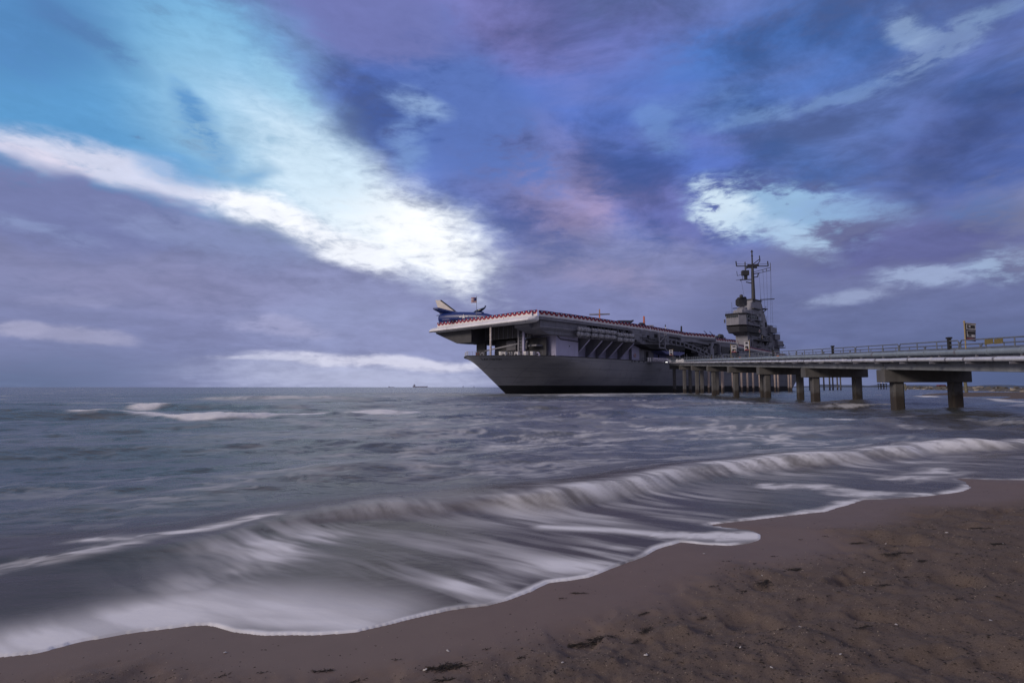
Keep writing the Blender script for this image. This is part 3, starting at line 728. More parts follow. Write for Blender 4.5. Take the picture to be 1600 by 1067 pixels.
# ship's name on the port bow
def text_obj(name, body, size, mat, parent, loc, xdir, up, ext=.02):
    cu = bpy.data.curves.new(name, 'FONT'); cu.body = body; cu.size = size; cu.extrude = ext; cu.align_x = 'CENTER'; cu.align_y = 'CENTER'; cu.space_character = 1.15
    o = bpy.data.objects.new(name, cu); COL.objects.link(o)
    dg = bpy.context.evaluated_depsgraph_get(); me = bpy.data.meshes.new_from_object(o.evaluated_get(dg)); me.name = name
    bpy.data.objects.remove(o); me.materials.clear(); me.materials.append(mat)
    o = bpy.data.objects.new(name, me); COL.objects.link(o); o.parent = parent
    x = Vector(xdir).normalized(); z = x.cross(Vector(up)).normalized(); y = z.cross(x)
    o.matrix_local = Matrix.Translation(loc) @ Matrix((x, y, z)).transposed().to_4x4()
    return o
def on_hull(t, z): return Vector((t, CL - half(t, z), z))
ta, tb = -2.2, .9
for i, ch in enumerate('LEXINGTON'):
    t = ta + (tb-ta)*i/8; p = on_hull(t, 8.75); d = (on_hull(t+.2, 8.75) - on_hull(t-.2, 8.75)).normalized()
    up = (on_hull(t, 9.0) - on_hull(t, 8.5)).normalized(); nrm = d.cross(up); nrm = -nrm if nrm.y > 0 else nrm
    text_obj('name_letter', ch, .85, DARK, hull, p + nrm*.06, d, up)
# flight deck -------------------------------------------------------
PORT = [(0.9, .5), (2.4, -.1), (15, -.2), (46, 1.1), (71, 3.2), (76, 4.2), (93, 1.5), (94.5, 2.0), (95.5, 7.2), (105.5, 7.2), (119, 6.3), (122, 7.0), (139, 14.6), (191, 23), (239, 31.6)]
STBD = [(242, 34), (242, 40), (200, 44), (150, 43), (60, 41), (20, 40), (3, 39.6), (.6, 39)]
OUT = PORT + STBD
mb = MB(); mb.prism(OUT, 17.85, 18.6); deck = mb.build('flight_deck', [GM], ship)
# rounded lip across the bow, plated in strips
mb = MB(); prof = [(1.2, 18.62), (0, 18.6), (-1.0, 18.35), (-1.9, 17.85), (-2.4, 17.35), (-2.5, 17.05), (-2.2, 16.9), (1.2, 16.75)]
ws = [-.4, .3, 1.5, 3.5] + [3.5 + i*3.3 for i in range(1, 11)] + [38.2, 39.6, 40.4]
vs = []
for w in ws:
    e = 1.0
    if w < 1.5: e = .25 + .75*math.sqrt(max(0, 1-((1.5-w)/1.95)**2))
    if w > 38.2: e = 1 - .35*((w-38.2)/2.2)
    for t, z in prof: vs.append((t*e + (1-e)*1.2, w, 18.6 - .8*(18.6-z)*(.5+.5*e)))
n = len(prof)
mb.add(vs, [(i*n+j, i*n+(j+1) % n, (i+1)*n+(j+1) % n, (i+1)*n+j) for i in range(len(ws)-1) for j in range(n)])
mb.add(vs[:n], [list(range(n))]); mb.add(vs[-n:], [list(range(n))[::-1]])
lip = mb.build('bow_round_down', GL, ship)
mb = MB(); mb.tube([(-2.2, w, 17.15) for w in (.8, 10, 20, 30, 39)], .12, 6); mb.build('lip_pipe', GM, lip)
# house under the bow: bulkhead with ribs, an open bay below and sloping sponson on the far side
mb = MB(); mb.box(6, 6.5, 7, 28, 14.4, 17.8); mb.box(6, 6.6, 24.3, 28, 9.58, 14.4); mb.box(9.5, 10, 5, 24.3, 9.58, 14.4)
bh = mb.build('forward_bulkhead', GD, ship)
for w in np.linspace(8, 27.6, 12):
    mb = MB(); mb.box(5.82, 6.0, w-.09, w+.09, 14.4, 17.8); mb.build('rib', GM, bh)
mb = MB(); mb.bar((5.9, 8.0, 13.2), (5.9, 24.2, 11.6), .3, .32); mb.build('sloping_beam', G, bh)
for w0 in (11.2, 15.4): 
    mb = MB(); mb.box(8.9, 9.5, w0, w0+3.6, 11.6, 14.1); mb.build('locker_panel', GM, bh)
mb = MB(); mb.slab([(39.8, 17.0), (30.2, 13.7), (24, 13.7), (24, 17.8), (39.8, 17.8)], 'x', .8, 20); spn = mb.build('bow_sponson', GD, ship)
for i in range(5):
    for j in range(2):
        mb = MB(); a = .2 + .17*i
        w0, w1 = 39.8 - 9.6*a, 39.8 - 9.6*(a+.11); z0, z1 = 17.0 - 3.3*a, 17.0 - 3.3*(a+.11)
        t0 = 2 + j*5
        mb.add([(t0, w0, z0-.07), (t0+3.6, w0, z0-.07), (t0+3.6, w1, z1-.07), (t0, w1, z1-.07), (t0, w0, z0+.02), (t0+3.6, w0, z0+.02), (t0+3.6, w1, z1+.02), (t0, w1, z1+.02)], [(3,2,1,0),(4,5,6,7),(0,1,5,4),(1,2,6,5),(2,3,7,6),(3,0,4,7)])
        mb.build('plate', GM, spn)
# weathered staff that props the lip, twin posts with ladder
mb = MB(); mb.tube([(-1, 14.2, 9.58), (-1, 14.2, 17.4)], .27, 10)
pst = mb.build('bow_stanchion', paint('flaking_white_paint', (.52, .46, .45), .7, .45, 2.2, rust=.7), ship)
for z in (10.6, 12, 13.4, 14.8): mb = MB(); mb.lathe([(.31, z), (.31, z+.16)], 10, c=(-1, 14.2, 0)); mb.build('band', WHITE, pst)
for w, m in ((10.4, GM), (8.7, LILAC)):  # blue light on the second post is put into its lilac colour
    mb = MB(); mb.box(5.0, 5.5, w-.24, w+.24, 9.58, 17.8); mb.build('deck_post', m, ship)
mb = MB()
mb.box(5.15, 5.28, 9.5, 9.62, 9.58, 15.6); pld = mb.build('post_ladder', GM, ship)
for z in np.arange(10.2, 15.5, .8): mb = MB(); mb.box(5.16, 5.27, 8.9, 10.2, z, z+.12); mb.build('rung', GM, pld)
mb = MB(); mb.slab([(1.5, 17.8), (1.5, 16.4), (7, 14.9), (13, 14.9), (13, 17.8)], 'y', 3.2, 8.2); mb.build('gallery_haunch', GM, ship)
# deck fittings on the forecastle: bitts, winch, fairlead, lockers
def fitting(name, t, w, mat, kind):
    mb = MB()
    if kind == 'bitts':
        mb.box(t-.7, t+.7, w-.3, w+.3, 9.58, 9.75)
        for d in (-.4, .4): mb.lathe([(.17, 9.7), (.17, 10.35), (.25, 10.4), (.25, 10.5)], 10, c=(t+d, w, 0))
    elif kind == 'winch':
        mb.lathe([(.45, -.5), (.45, -.4), (.28, -.38), (.28, .38), (.45, .4), (.45, .5)], 12, axis='y', c=(t, w, 10.2)); mb.box(t-.4, t+.4, w-.65, w-.52, 9.58, 10.4); mb.box(t-.4, t+.4, w+.52, w+.65, 9.58, 10.4)
    elif kind == 'ring':
        pts = [(t, w+.62*math.cos(a), 9.6+.05+.62*math.sin(a)+.1) for a in np.linspace(0, math.pi, 11)]; mb.tube(pts, .17, 7)
        mb.box(t-.2, t+.2, w-.8, w+.8, 9.58, 9.75)
    else:
        mb.box(t-.35, t+.35, w-.45, w+.45, 9.58, 10.6); mb.box(t-.4, t+.4, w-.5, w+.5, 10.6, 10.68)
    return mb.build(name, mat, ship)
fitting('fairlead', -2.0, 16.2, G, 'ring'); fitting('mooring_bitts', -2.2, 17.8, paint('oxide_red', (.22, .06, .04), .7), 'bitts')
fitting('winch', .8, 11.0, WHITE, 'winch'); fitting('vent_locker', 1.0, 12.5, WHITE, 'box'); fitting('fairlead', 6.8, 5.4, LILAC, 'ring')
fitting('vent_locker', 4.8, 7.6, GL, 'box'); fitting('vent_locker', 6.0, 6.4, GL, 'box'); fitting('mooring_bitts', 2.2, 10.2, GL, 'bitts')
fitting('winch', 3.0, 8.8, GL, 'winch')
mb = MB(); mb.box(7.2, 12, 6.2, 9.2, 12.1, 12.5); mb.build('boat_shelf', G, ship)
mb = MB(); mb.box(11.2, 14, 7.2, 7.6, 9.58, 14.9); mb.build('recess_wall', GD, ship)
# port side: panel, hangar wall, gallery ------------------------------
mb = MB(); mb.box(11, 19.8, 3, 12, 9.62, 17.3); pan = mb.build('side_panel', LILAC, ship, bevel=.08)
mb = MB(); mb.tube([(11.6, 2.9, 16.6), (11.6, 2.9, 14.6), (12.6, 2.9, 13.9), (19.6, 2.9, 13.6)], .14, 7); mb.build('pipe_run', GD, pan)
mb = MB(); mb.lathe([(.16, 0), (.16, .08)], 8, axis='y', c=(16.2, 2.92, 12.3)); mb.build('porthole', DARK, pan)
mb = MB(); mb.box(19.8, 47, 6, 12, 9.62, 17.8); hw = mb.build('hangar_wall', LILAC, ship)
mb = MB(); mb.box(47, 72, 5, 12, 9.3, 17.8); hw2 = mb.build('hangar_wall', G, ship)
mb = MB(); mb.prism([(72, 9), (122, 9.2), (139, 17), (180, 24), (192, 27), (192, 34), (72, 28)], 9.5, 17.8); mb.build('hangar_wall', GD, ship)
for i, t in enumerate((21.2, 26.5, 31.0, 35.8, 41.2)):
    mb = MB(); mb.slab([(6.05, 9.7), (6.05, 14.6), (.3, 14.6), (.3, 14.2), (5.5, 9.7)], 'x', t-.1, t+.1); br = mb.build('sponson_bracket', GM, ship)
    mb = MB(); mb.bar((t, .35, 14.1), (t, 5.45, 9.75), .5, .09); mb.build('flange', LILAC, br)
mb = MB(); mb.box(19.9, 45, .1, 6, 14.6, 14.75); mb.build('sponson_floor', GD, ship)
mb = MB(); mb.box(2.6, 20.5, .5, 3.4, 15.7, 17.84); gal = mb.build('gallery_walkway', GM, ship, bevel=.05)
mb = MB(); mb.box(2.2, 20.9, .15, .5, 16.1, 16.35); mb.build('waling', G, gal)
mb = MB(); mb.slab([(2.7, 15.7), (6, 14.7), (19.9, 14.7), (19.9, 15.7)], 'y', .9, 3.3); mb.build('haunch', GM, gal)
mb = MB(); mb.box(20.6, 40.5, 3.5, 3.9, 14.75, 17.84); mb.build('gallery_shade_sheet', DARK, ship)  # black sheet standing in for the shade of the opening behind the rafts
# broken line of stowage, pipes and brackets in the shadow of the deck edge
rg = random.Random(3)
for i in range(34):
    t = 20.8 + i*.62 + rg.uniform(-.2, .2); mb = MB(); z0 = rg.uniform(16.6, 17.2); d = rg.uniform(.2, .9)
    if i % 3: mb.box(t, t+rg.uniform(.2, .6), .6+d, 1.4+d, z0, 17.84)
    else: mb.bar((t, .7, 17.8), (t+rg.uniform(-.6, .6), 2.2, 15.6), .1, .1)
    mb.build('gallery_fitting', rg.choice([GD, GM, G, DARK]), ship)
mb = MB(); mb.box(40.5, 44.2, .2, 3.5, 15.2, 17.84); gb = mb.build('gun_tub', GM, ship, bevel=.06)
mb = MB(); mb.box(40.3, 44.4, 0.05, .2, 16.7, 16.95); mb.build('rim', G, gb)
mb = MB(); mb.slab([(44.2, 17.84), (44.2, 15.0), (47, 14.4), (62, 14.9), (62, 17.84)], 'y', 1.4, 5.2); g2 = mb.build('gallery_deck', GM, ship)
mb = MB(); mb.box(49, 58, .4, 1.4, 15.2, 15.45); cat = mb.build('catwalk', GD, ship)
for t in np.arange(49.2, 58, 1.1): mb = MB(); mb.tube([(t, .45, 15.4), (t, .45, 16.5)], .05, 5); mb.build('catwalk_post', GD, cat)
mb = MB(); mb.tube([(49.1, .45, 16.5), (58, .45, 16.5)], .05, 5); mb.tube([(49.1, .45, 16.0), (58, .45, 16.0)], .05, 5); mb.build('catwalk_rail', GD, cat)
# stowed frame davit hanging below the gallery
mb = MB()
for a, b_ in (((54.5, .2, 18.2), (54.5, .2, 13.6)), ((57.6, .2, 18.2), (57.6, .2, 13.6)), ((54.5, .2, 13.6), (57.6, .2, 13.6)), ((54.5, .2, 17.3), (57.6, .2, 17.3)), ((54.5, .2, 15.2), (57.6, .2, 17.0)), ((57.6, .2, 13.6), (60.8, 1.4, 12.9)), ((58.6, .2, 18.2), (58.6, .2, 15.9))): mb.bar(a, b_, .28, .28)
mb.build('boat_davit', G, ship)
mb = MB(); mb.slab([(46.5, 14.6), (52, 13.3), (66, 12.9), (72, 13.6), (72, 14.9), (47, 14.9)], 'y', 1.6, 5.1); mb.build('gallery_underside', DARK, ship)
mb = MB(); mb.slab([(57, 12.9), (60, 12.0), (68, 11.7), (71, 12.5), (71, 12.95)], 'y', 1.2, 5.1); mb.build('boat_sponson', BLUEP, ship)
# wall details on the port quarter: blue patch, doorway, rails, lifebuoys, portholes
mb = MB(); mb.box(58.8, 66.0, 4.86, 5.0, 9.6, 12.6); mb.build('painted_panel', BLUEP, hw2)
mb = MB(); mb.box(46.9, 50.8, 4.9, 5.0, 9.4, 14.2); mb.build('painted_panel', LILAC, hw2)
mb = MB(); mb.box(54.0, 55.6, 4.85, 5.01, 9.4, 12.6); dr = mb.build('doorway', DARK, hw2)
mb = MB(); mb.box(53.75, 54.0, 4.78, 5.0, 9.4, 12.85); mb.box(55.6, 55.85, 4.78, 5.0, 9.4, 12.85); mb.box(53.75, 55.85, 4.78, 5.0, 12.6, 12.85); mb.build('door_frame', GM, dr)
mb = MB(); mb.box(51.9, 57.0, 4.7, 5.0, 12.95, 13.1); mb.build('door_awning', GM, hw2)
mb = MB(); mb.tube([(61.3, 4.8, 10.6), (61.3, 4.8, 11.9)], .22, 8); mb.build('hose_reel', DARK, hw2)
for t in (44.2, 45.7, 47.8, 50.4): mb = MB(); mb.lathe([(.22, 0), (.22, .2)], 8, axis='y', c=(t, 3.0, 9.3)); mb.build('porthole', DARK, hull)
for t, w, z, p in ((48.3, 4.8, 11.2, hw2),):
    mb = MB(); pts = [(t+.42*math.cos(a), w, z+.42*math.sin(a)) for a in np.linspace(0, 2*math.pi, 15)]; mb.tube(pts, .13, 7, cap=False)
    o = mb.build('lifebuoy', paint('lifebuoy_red', (.5, .07, .05), .6), None)
    o.matrix_world = SHIP_M; tag(o, 'red and white lifebuoy ring on the grey hull wall by the doorway', 'lifebuoy')
    for a in (.6, 2.2, 3.7, 5.3):
        mb = MB(); mb.tube([(t+.42*math.cos(x), w, z+.42*math.sin(x)) for x in np.linspace(a, a+.5, 4)], .14, 7); mb.build('band', WHITE, o)
# arched girder with lightening holes under the angled deck
mb = MB(); ts = np.linspace(62.5, 91.5, 12)
def arch(t): u = (t-62.5)/29; return 15.4 - .35*u - 3.6*u**2.2
for t0, t1 in zip(ts[:-1], ts[1:]):
    for dz in (0, 1.45): mb.bar((t0, 2.6, arch(t0)+dz*(1-.15*(t0-62)/29)), (t1, 2.6, arch(t1)+dz*(1-.15*(t1-62)/29)), .45, .42)
    mb.bar((t0, 2.6, arch(t0)), (t0, 2.6, arch(t0)+1.4), .45, .75)
arc = mb.build('arched_girder', GM, ship)
for t0, t1 in zip(ts[:-1], ts[1:]):
    mb = MB(); mb.bar((t0, 2.7, arch(t0)+.7), (t1, 2.7, arch(t1)+.7), .06, 1.5); mb.build('web_plate', DARK, arc)
mb = MB(); mb.slab([(62, 17.84), (62, 15.4), (78, 15.6), (90, 16.2), (94, 16.2), (94, 17.84)], 'y', 4.3, 6.2); mb.build('angled_deck_fascia', GM, ship)
mb = MB(); mb.slab([(72.5, 17.84), (72.5, 16.6), (80, 16.9), (93.5, 16.4), (93.5, 17.84)], 'y', 3.2, 4.4); mb.build('angled_deck_haunch', G, ship)
for i, t in enumerate(np.arange(68, 96, 1.6)):
    mb = MB(); mb.tube([(t, 8.7, 9.6), (t, 8.7, 15.2 if t < 84 else 13.2)], .13 + .06*(i % 3), 6); mb.build('wall_pipe', [GM, G, GL][i % 3], ship)
for t0, t1, z0, z1, w0, m in ((84.5, 87.5, 13.6, 16.2, 6.2, GD), (88.2, 91, 12.6, 16.2, 5.6, GM), (95.5, 97.5, 10, 17.84, 6.9, GM), (98.3, 101, 13, 17.84, 6.2, G), (97.9, 106, 14.2, 17.3, 7.3, GD), (101.6, 104, 9.6, 13.6, 7.7, LILAC), (106.5, 116, 13.8, 17.84, 6.6, GM), (107.2, 115, 14.6, 16.9, 6.3, GD), (116.8, 119, 9.6, 17.84, 6.8, GM), (109, 110.6, 9.6, 13.8, 7.2, LILAC), (112.3, 113.2, 9.6, 13.8, 7.2, G)):
    mb = MB(); mb.box(t0, t1, w0, 9.2, z0, z1); mb.build('quarter_structure', m, ship, bevel=.05)
rg = random.Random(21)
for i in range(70):                                              # lockers, pipes, ladders and cable runs under the deck edge
    t = rg.uniform(44.5, 120); w0 = (1.0 if t < 62 else 3.0 if t < 94 else 6.0) + rg.uniform(0, .5); z0 = rg.uniform(14.6, 17.2) if t < 94 else rg.uniform(11, 17); mb = MB()
    k = rg.random()
    if k < .45: mb.box(t, t+rg.uniform(.3, 1.6), w0, w0+.7, z0, min(17.84, z0+rg.uniform(.3, 1.2)))
    elif k < .75: mb.tube([(t, w0, z0), (t+rg.uniform(1.5, 5), w0, z0+rg.uniform(-.4, .4))], rg.uniform(.06, .14), 6)
    else: mb.bar((t, w0, min(17.8, z0+1.2)), (t+rg.uniform(-.8, .8), w0+rg.uniform(.2, 1.2), z0-1.2), .12, .12)
    mb.build('gallery_fitting', rg.choice([GD, GM, G, DARK, DARK]), ship)
mb = MB(); mb.tube([(92, 4.5, 16.6), (92, 8.8, 11)], .18, 6); mb.tube([(94.5, 4.5, 16.6), (94.5, 8.8, 11)], .18, 6); mb.build('brace', GL, ship)
# curved after gallery
mb = MB()
aft = [(122, 7.4), (139, 15.2), (191, 23.6), (238, 32)]
for (a, b_), (c, d) in zip(aft[:-1], aft[1:]):
    mb.add([(a, b_, 16.0), (c, d, 16.0), (c, d, 17.86), (a, b_, 17.86), (a, b_+3, 16.0), (c, d+3, 16.0), (c, d+3, 17.86), (a, b_+3, 17.86)], [(0,1,2,3),(7,6,5,4),(3,2,6,7),(4,5,1,0),(0,3,7,4),(1,5,6,2)])
mb.build('after_gallery', G, ship)
for i in range(22):
    u = i/21; a = np.interp(u, [0, .15, .6, 1], [122, 139, 191, 236]); b_ = np.interp(a, [122, 139, 191, 238], [7.2, 15.0, 23.4, 31.8])
    mb = MB(); mb.box(a, a+.25, b_-.15, b_+.1, 15.9, 17.7); mb.build('gallery_stiffener', GM, ship)
mb = MB(); mb.bar((216, 31, 23.2), (228, 31, 19.4), .5, .7); mb.build('inclined_boom', WHITE, ship)
for t0, t1, z0, z1 in ((128, 133, 18.6, 21.2), (126, 131, 12, 16.0), (136, 150, 11, 14.5)):
    mb = MB(); w_ = 17 if z0 > 18 else 8.2; mb.box(t0, t1, w_, w_+3, z0, z1); mb.build('deck_locker', GM, ship, bevel=.06)
# rail that carries the bunting along the deck edge
EDGEP = [(.9, 38.9), (.6, 38.2), (.6, .8)] 
def walk(pts, step):
    out = []; acc = 0; nxt = step/2
    for (a, b_), (c, d) in zip(pts[:-1], pts[1:]):
        ln = math.hypot(c-a, d-b_)
        while nxt <= acc+ln: u = (nxt-acc)/ln; out.append((a+(c-a)*u, b_+(d-b_)*u, math.atan2(d-b_, c-a))); nxt += step
        acc += ln
    return out
BUNT = [([(.3, 38.3), (.3, .9), (1.2, .2)], 1.62, 'bow'), ([(1.6, .0), (15, -.35), (46, .95), (71, 3.05), (76, 4.0), (92.8, 1.4)], 1.72, 'port'), ([(96, 7.0), (105.5, 7.0), (118.6, 6.1)], 1.75, 'notch'), ([(122.5, 7.1), (139, 14.4), (191, 22.8), (238, 31.4)], 1.9, 'aft')]
for pts, st, k in BUNT:
    mb = MB(); mb.tube([(p[0], p[1]+.12 if k != 'bow' else p[1], 19.95) for p in pts], .03, 5)
    for t, w, a in walk(pts, st*2): mb.tube([(t+(.12 if k == 'bow' else 0), w+(0 if k == 'bow' else .12), 18.55), (t+(.12 if k == 'bow' else 0), w+(0 if k == 'bow' else .12), 19.97)], .03, 5)
    mb.build('deck_edge_rail', GM, ship)
# fans of bunting: red half-disc, white ring, blue heart with a star
def fan_mesh():
    mb = MB(); W_, H_ = .86, 1.42
    mb.box(-W_, W_, .0, .03, 0, .9, 2)
    def disc(r, y, mat, n=10, squash=1.0):
        c = [(r*math.cos(math.pi+math.pi*i/n), y, H_+r*squash*math.sin(math.pi+math.pi*i/n)) for i in range(n+1)]
        b_ = [(p[0], y+.03, p[2]) for p in c]
        mb.add(c+b_, [list(range(n+1)), list(range(n+1, 2*n+2))[::-1]] + [(i+1, i, n+1+i, n+2+i) for i in range(n)], mat)
    mb.box(-W_, W_, .0, .03, .9, H_, 0)
    disc(.86, -.03, 0, squash=1.12); disc(.60, -.06, 1, squash=1.0)
    mb.lathe([(.17, -.16), (.17, -.13)], 6, 2, axis='y', c=(0, 0, H_-.32))
    return mb.build('bunting_fan', [RED, NAVY, WHITEC])
fan = fan_mesh(); first = True
FL = {'bow': ('red white and blue bunting fan along the bow edge of the flight deck', 'bunting fans on the bow'),
      'port': ('red white and blue bunting fan on the long deck edge above the liferafts', 'bunting fans on the side'),
      'notch': ('red white and blue bunting fan below the gun barrels beside the island', 'bunting fans beside the guns'),
      'aft': ('small faded bunting fan along the curved deck edge under the island', 'bunting fans under the island')}
rb = random.Random(5)
for pts, st, k in BUNT:
    for t, w, a in walk(pts, st):
        o = fan if first else fan.copy()
        if not first: COL.objects.link(o)
        first = False
        if k == 'bow': o.matrix_world = SHIP_M @ Matrix.Translation((t-.12, w, 18.6)) @ Matrix.Rotation(-math.pi/2 + rb.uniform(-.08, .08), 4, 'Z')
        else: o.matrix_world = SHIP_M @ Matrix.Translation((t, w-.08, 18.6 - rb.uniform(0, .05))) @ Matrix.Rotation(a + rb.uniform(-.06, .06), 4, 'Z')
        if k == 'aft': o.scale = (1.1, 1, .9)
        tag(o, FL[k][0], 'bunting', FL[k][1])
# liferaft canisters
can = empty('liferaft_canister'); mb = MB()
mb.lathe([(.2, -1.15), (.42, -1.1), (.54, -.95), (.56, 0), (.54, .95), (.42, 1.1), (.2, 1.15)], 14, axis='x', c=(0, 0, .57)); body = mb.build('shell', CANV, can)
for x in (-.6, .6): mb = MB(); mb.lathe([(.575, x-.05), (.575, x+.05)], 14, axis='x', c=(0, 0, .57)); mb.build('strap', GD, can)
for x in (-.72, .72): mb = MB(); mb.box(x-.08, x+.08, -.4, .4, -.12, .15); mb.build('cradle', GM, can)
cf = True
for row, z in ((0, 15.75), (1, 14.5)):
    for i, t in enumerate((16.2, 18.75, 21.8, 24.6, 27.3, 29.9, 33.0, 35.8, 38.4)):
        o = can if cf else copy_tree(can); cf = False
        zz = z + (.12 if i < 6 else -.25); o.matrix_world = SHIP_M @ Matrix.Translation((t - .25*row, -.9 + .05*(i % 2), zz)) @ Matrix.Rotation(rb.uniform(-.05, .05), 4, 'Z')
        tag(o, ('grey liferaft canister in the %s row of the rack above the slanted brackets' % ('upper', 'lower')[row]), 'liferaft', ('upper', 'lower')[row] + ' row of liferaft canisters')
mb = MB()
for t in (15.4, 17.5, 20.3, 23.2, 26, 28.6, 31.4, 34.4, 37.1, 39.4):
    mb.bar((t, -.35, 14.2), (t, -.35, 17.0), .12, .12); mb.bar((t, -1.4, 14.35), (t, 1.2, 14.35), .12, .12); mb.bar((t, -1.4, 15.62), (t, 1.2, 15.62), .12, .12)
mb.bar((15, -.3, 14.35), (39.6, -.3, 14.35), .14, .14); mb.bar((15, -.3, 15.62), (39.6, -.3, 15.62), .14, .14)
mb.build('raft_rack', GM, ship)
# ------------------------------------------------------------------ island, mast
def poly_part(name, poly, z0, z1, mat, parent, top=None, bevel=.05):
    mb = MB(); mb.prism(poly, z0, z1, top=top); return mb.build(name, mat, parent, bevel=bevel)
isl = poly_part('island', [(175, 26), (175, 32), (201, 32.5), (201, 26)], 18.58, 31.6, GM, ship)
# after steps
for poly, z0, z1 in (([(201, 26.4), (201, 32), (211, 32), (211, 26.4)], 18.59, 28.2), ([(211, 26.8), (211, 31.5), (216, 31), (216, 27)], 18.59, 23.6), ([(206, 25.2), (206, 28), (212.5, 28), (212.5, 25.2)], 26.4, 29.3), ([(199, 24.6), (199, 27), (207, 27), (207, 24.6)], 29.6, 32.4), ([(209, 25), (209, 28), (216, 28), (216, 25)], 23.3, 26.0), ([(207, 24.5), (207, 27), (217.5, 27), (217.5, 24.5)], 22.4, 22.8), ([(200, 26.2), (200, 31), (206, 31), (206, 26.2)], 28.2, 33.6)):
    poly_part('island_step', poly, z0, z1, GM, isl)
for t, w, z in ((217.2, 26, 24.2), (212.6, 26.5, 27.4)):
    mb = MB(); mb.lathe([(.3, z-1), (.9, z-.4), (.9, z+.2), (.3, z+.5)], 10, c=(t, w, 0)); mb.build('director', GD, isl)
# flag bridge and pilot house, flaring forward
poly_part('lower_bridge', [(169.5, 27.5), (169.5, 32.5), (174, 35), (188, 35), (190, 25.6), (184, 24.6), (172, 24.8)], 28.1, 30.6, GD, isl, top=[(168, 27), (168, 33.2), (174, 36), (188, 36), (190, 25.2), (184, 24), (170.5, 24.2)])
poly_part('lower_bridge_knee', [(174.2, 25.8), (174.2, 32.2), (188, 32.6), (188, 25.8)], 26.8, 28.1, GD, isl, top=[(171.8, 26.4), (171.8, 32.5), (188, 33.4), (188, 25.3)])
poly_part('bridge_gap', [(170.5, 26.5), (170.5, 33), (189, 34), (189, 25.6)], 30.6, 31.4, DARK, isl)
br = poly_part('pilot_house', [(168, 27), (168, 33.2), (174, 36), (189, 36), (191.5, 26), (184, 24.2), (170.5, 24.4)], 31.4, 36.4, GM, isl)
poly_part('pilot_house_roof', [(167.4, 26.7), (167.4, 33.4), (174, 36.4), (187, 36.4), (189, 27), (183, 24.6), (170, 23.9)], 36.4, 37.0, DARK, br)
for i in range(6):
    w0 = 27.3 + i*.98; mb = MB(); mb.box(167.8, 168.05, w0, w0+.75, 35.0, 36.1); mb.build('window', GLASS, br)
for i in range(7):
    a, b_ = (170.8+i*1.85, 24.36-.0*i), (172.1+i*1.85, 24.33); mb = MB(); mb.box(a[0], b_[0], 24.0, 24.5, 34.9, 36.0); mb.build('window', GLASS, br)
mb = MB(); mb.box(172, 177.5, 24.1, 24.6, 33.1, 34.0); mb.build('window', DARK, br)
mb = MB(); mb.box(184.5, 188, 25.0, 25.6, 33.4, 36.2); mb.build('window', paint('pale_shutter', (.42, .46, .62), .4), br)
mb = MB(); mb.box(180.5, 184.3, 23.6, 24.5, 33.6, 34.2); mb.build('bridge_wing', DARK, br)
mb = MB(); mb.lathe([(.35, 32.8), (.35, 34.4)], 8, c=(168.6, 34.2, 0)); mb.build('searchlight', GD, br)
# small platform, doors and ports on the tower wall
mb = MB(); mb.box(181, 198, 23.7, 26, 24.4, 24.9); pl = mb.build('side_platform', GD, isl)
mb = MB(); mb.slab([(26, 24.4), (26, 22.8), (24.2, 24.4)], 'x', 186, 186.3); mb.build('platform_bracket', GD, pl)
mb = MB(); mb.slab([(26, 24.4), (26, 22.8), (24.2, 24.4)], 'x', 194, 194.3); mb.build('platform_bracket', GD, pl)
for t, z0, z1, m in ((190.4, 25.2, 28, DARK), (196, 32.2, 34.6, DARK), (204, 20.2, 23, G), (199.5, 24.9, 27.4, GD)):
    mb = MB(); mb.box(t, t+1.7, 25.85, 26.05, z0, z1); mb.build('door', m, isl)
mb = MB(); mb.box(190.8, 191.6, 25.75, 25.9, 25.8, 27.6); mb.build('lamp_panel', paint('cream_panel', (.6, .52, .4), .6), isl)
mb = MB(); mb.lathe([(.75, 0), (.75, .25)], 12, axis='y', c=(184.6, 24.2, 29.2)); rr = mb.build('round_sign', WHITE, isl)
mb = MB(); mb.lathe([(.5, 0), (.5, .1)], 12, axis='y', c=(184.6, 24.12, 29.2)); mb.build('disc', RED, rr)
for i in range(12):
    t = 176 + i*2.0; mb = MB(); mb.box(t, t+.16, 25.9, 26.02, 18.8, 27.6 if t < 186 else 24.0); mb.build('wall_stiffener', G, isl)
# funnel uptake and radar house above
fun = poly_part('funnel', [(181, 26), (181, 31.5), (200, 31.5), (200, 26)], 31.6, 45.2, G, isl, top=[(183.2, 26.6), (183.2, 30.8), (193.2, 30.8), (193.2, 26.6)])
mb = MB(); mb.prism([(182.6, 26.2), (182.6, 31.2), (193.8, 31.2), (193.8, 26.2)], 44.9, 45.4); mb.build('funnel_cap', GD, fun)
for z, ext in ((40.2, 1.2), (34.2, 1.4)):
    f = (z-31.6)/13.6; mb = MB(); mb.box(181+2.2*f-ext, 190, 26+.6*f-ext, 26.4, z, z+.35); mb.build('funnel_platform', GD, fun)
poly_part('radar_house', [(172, 27), (172, 32), (183, 32), (183, 25.8), (176, 25.8)], 36.9, 39.2, G, isl, top=[(173, 27.5), (173, 31.5), (183, 31.5), (183, 26.3), (176, 26.3)])
mb = MB(); mb.lathe([(2.4, 38.9), (2.4, 40.4), (1.2, 40.8), (1.0, 41.6)], 14, c=(176.5, 29, 0)); mb.build('radar_pedestal', GM, isl)
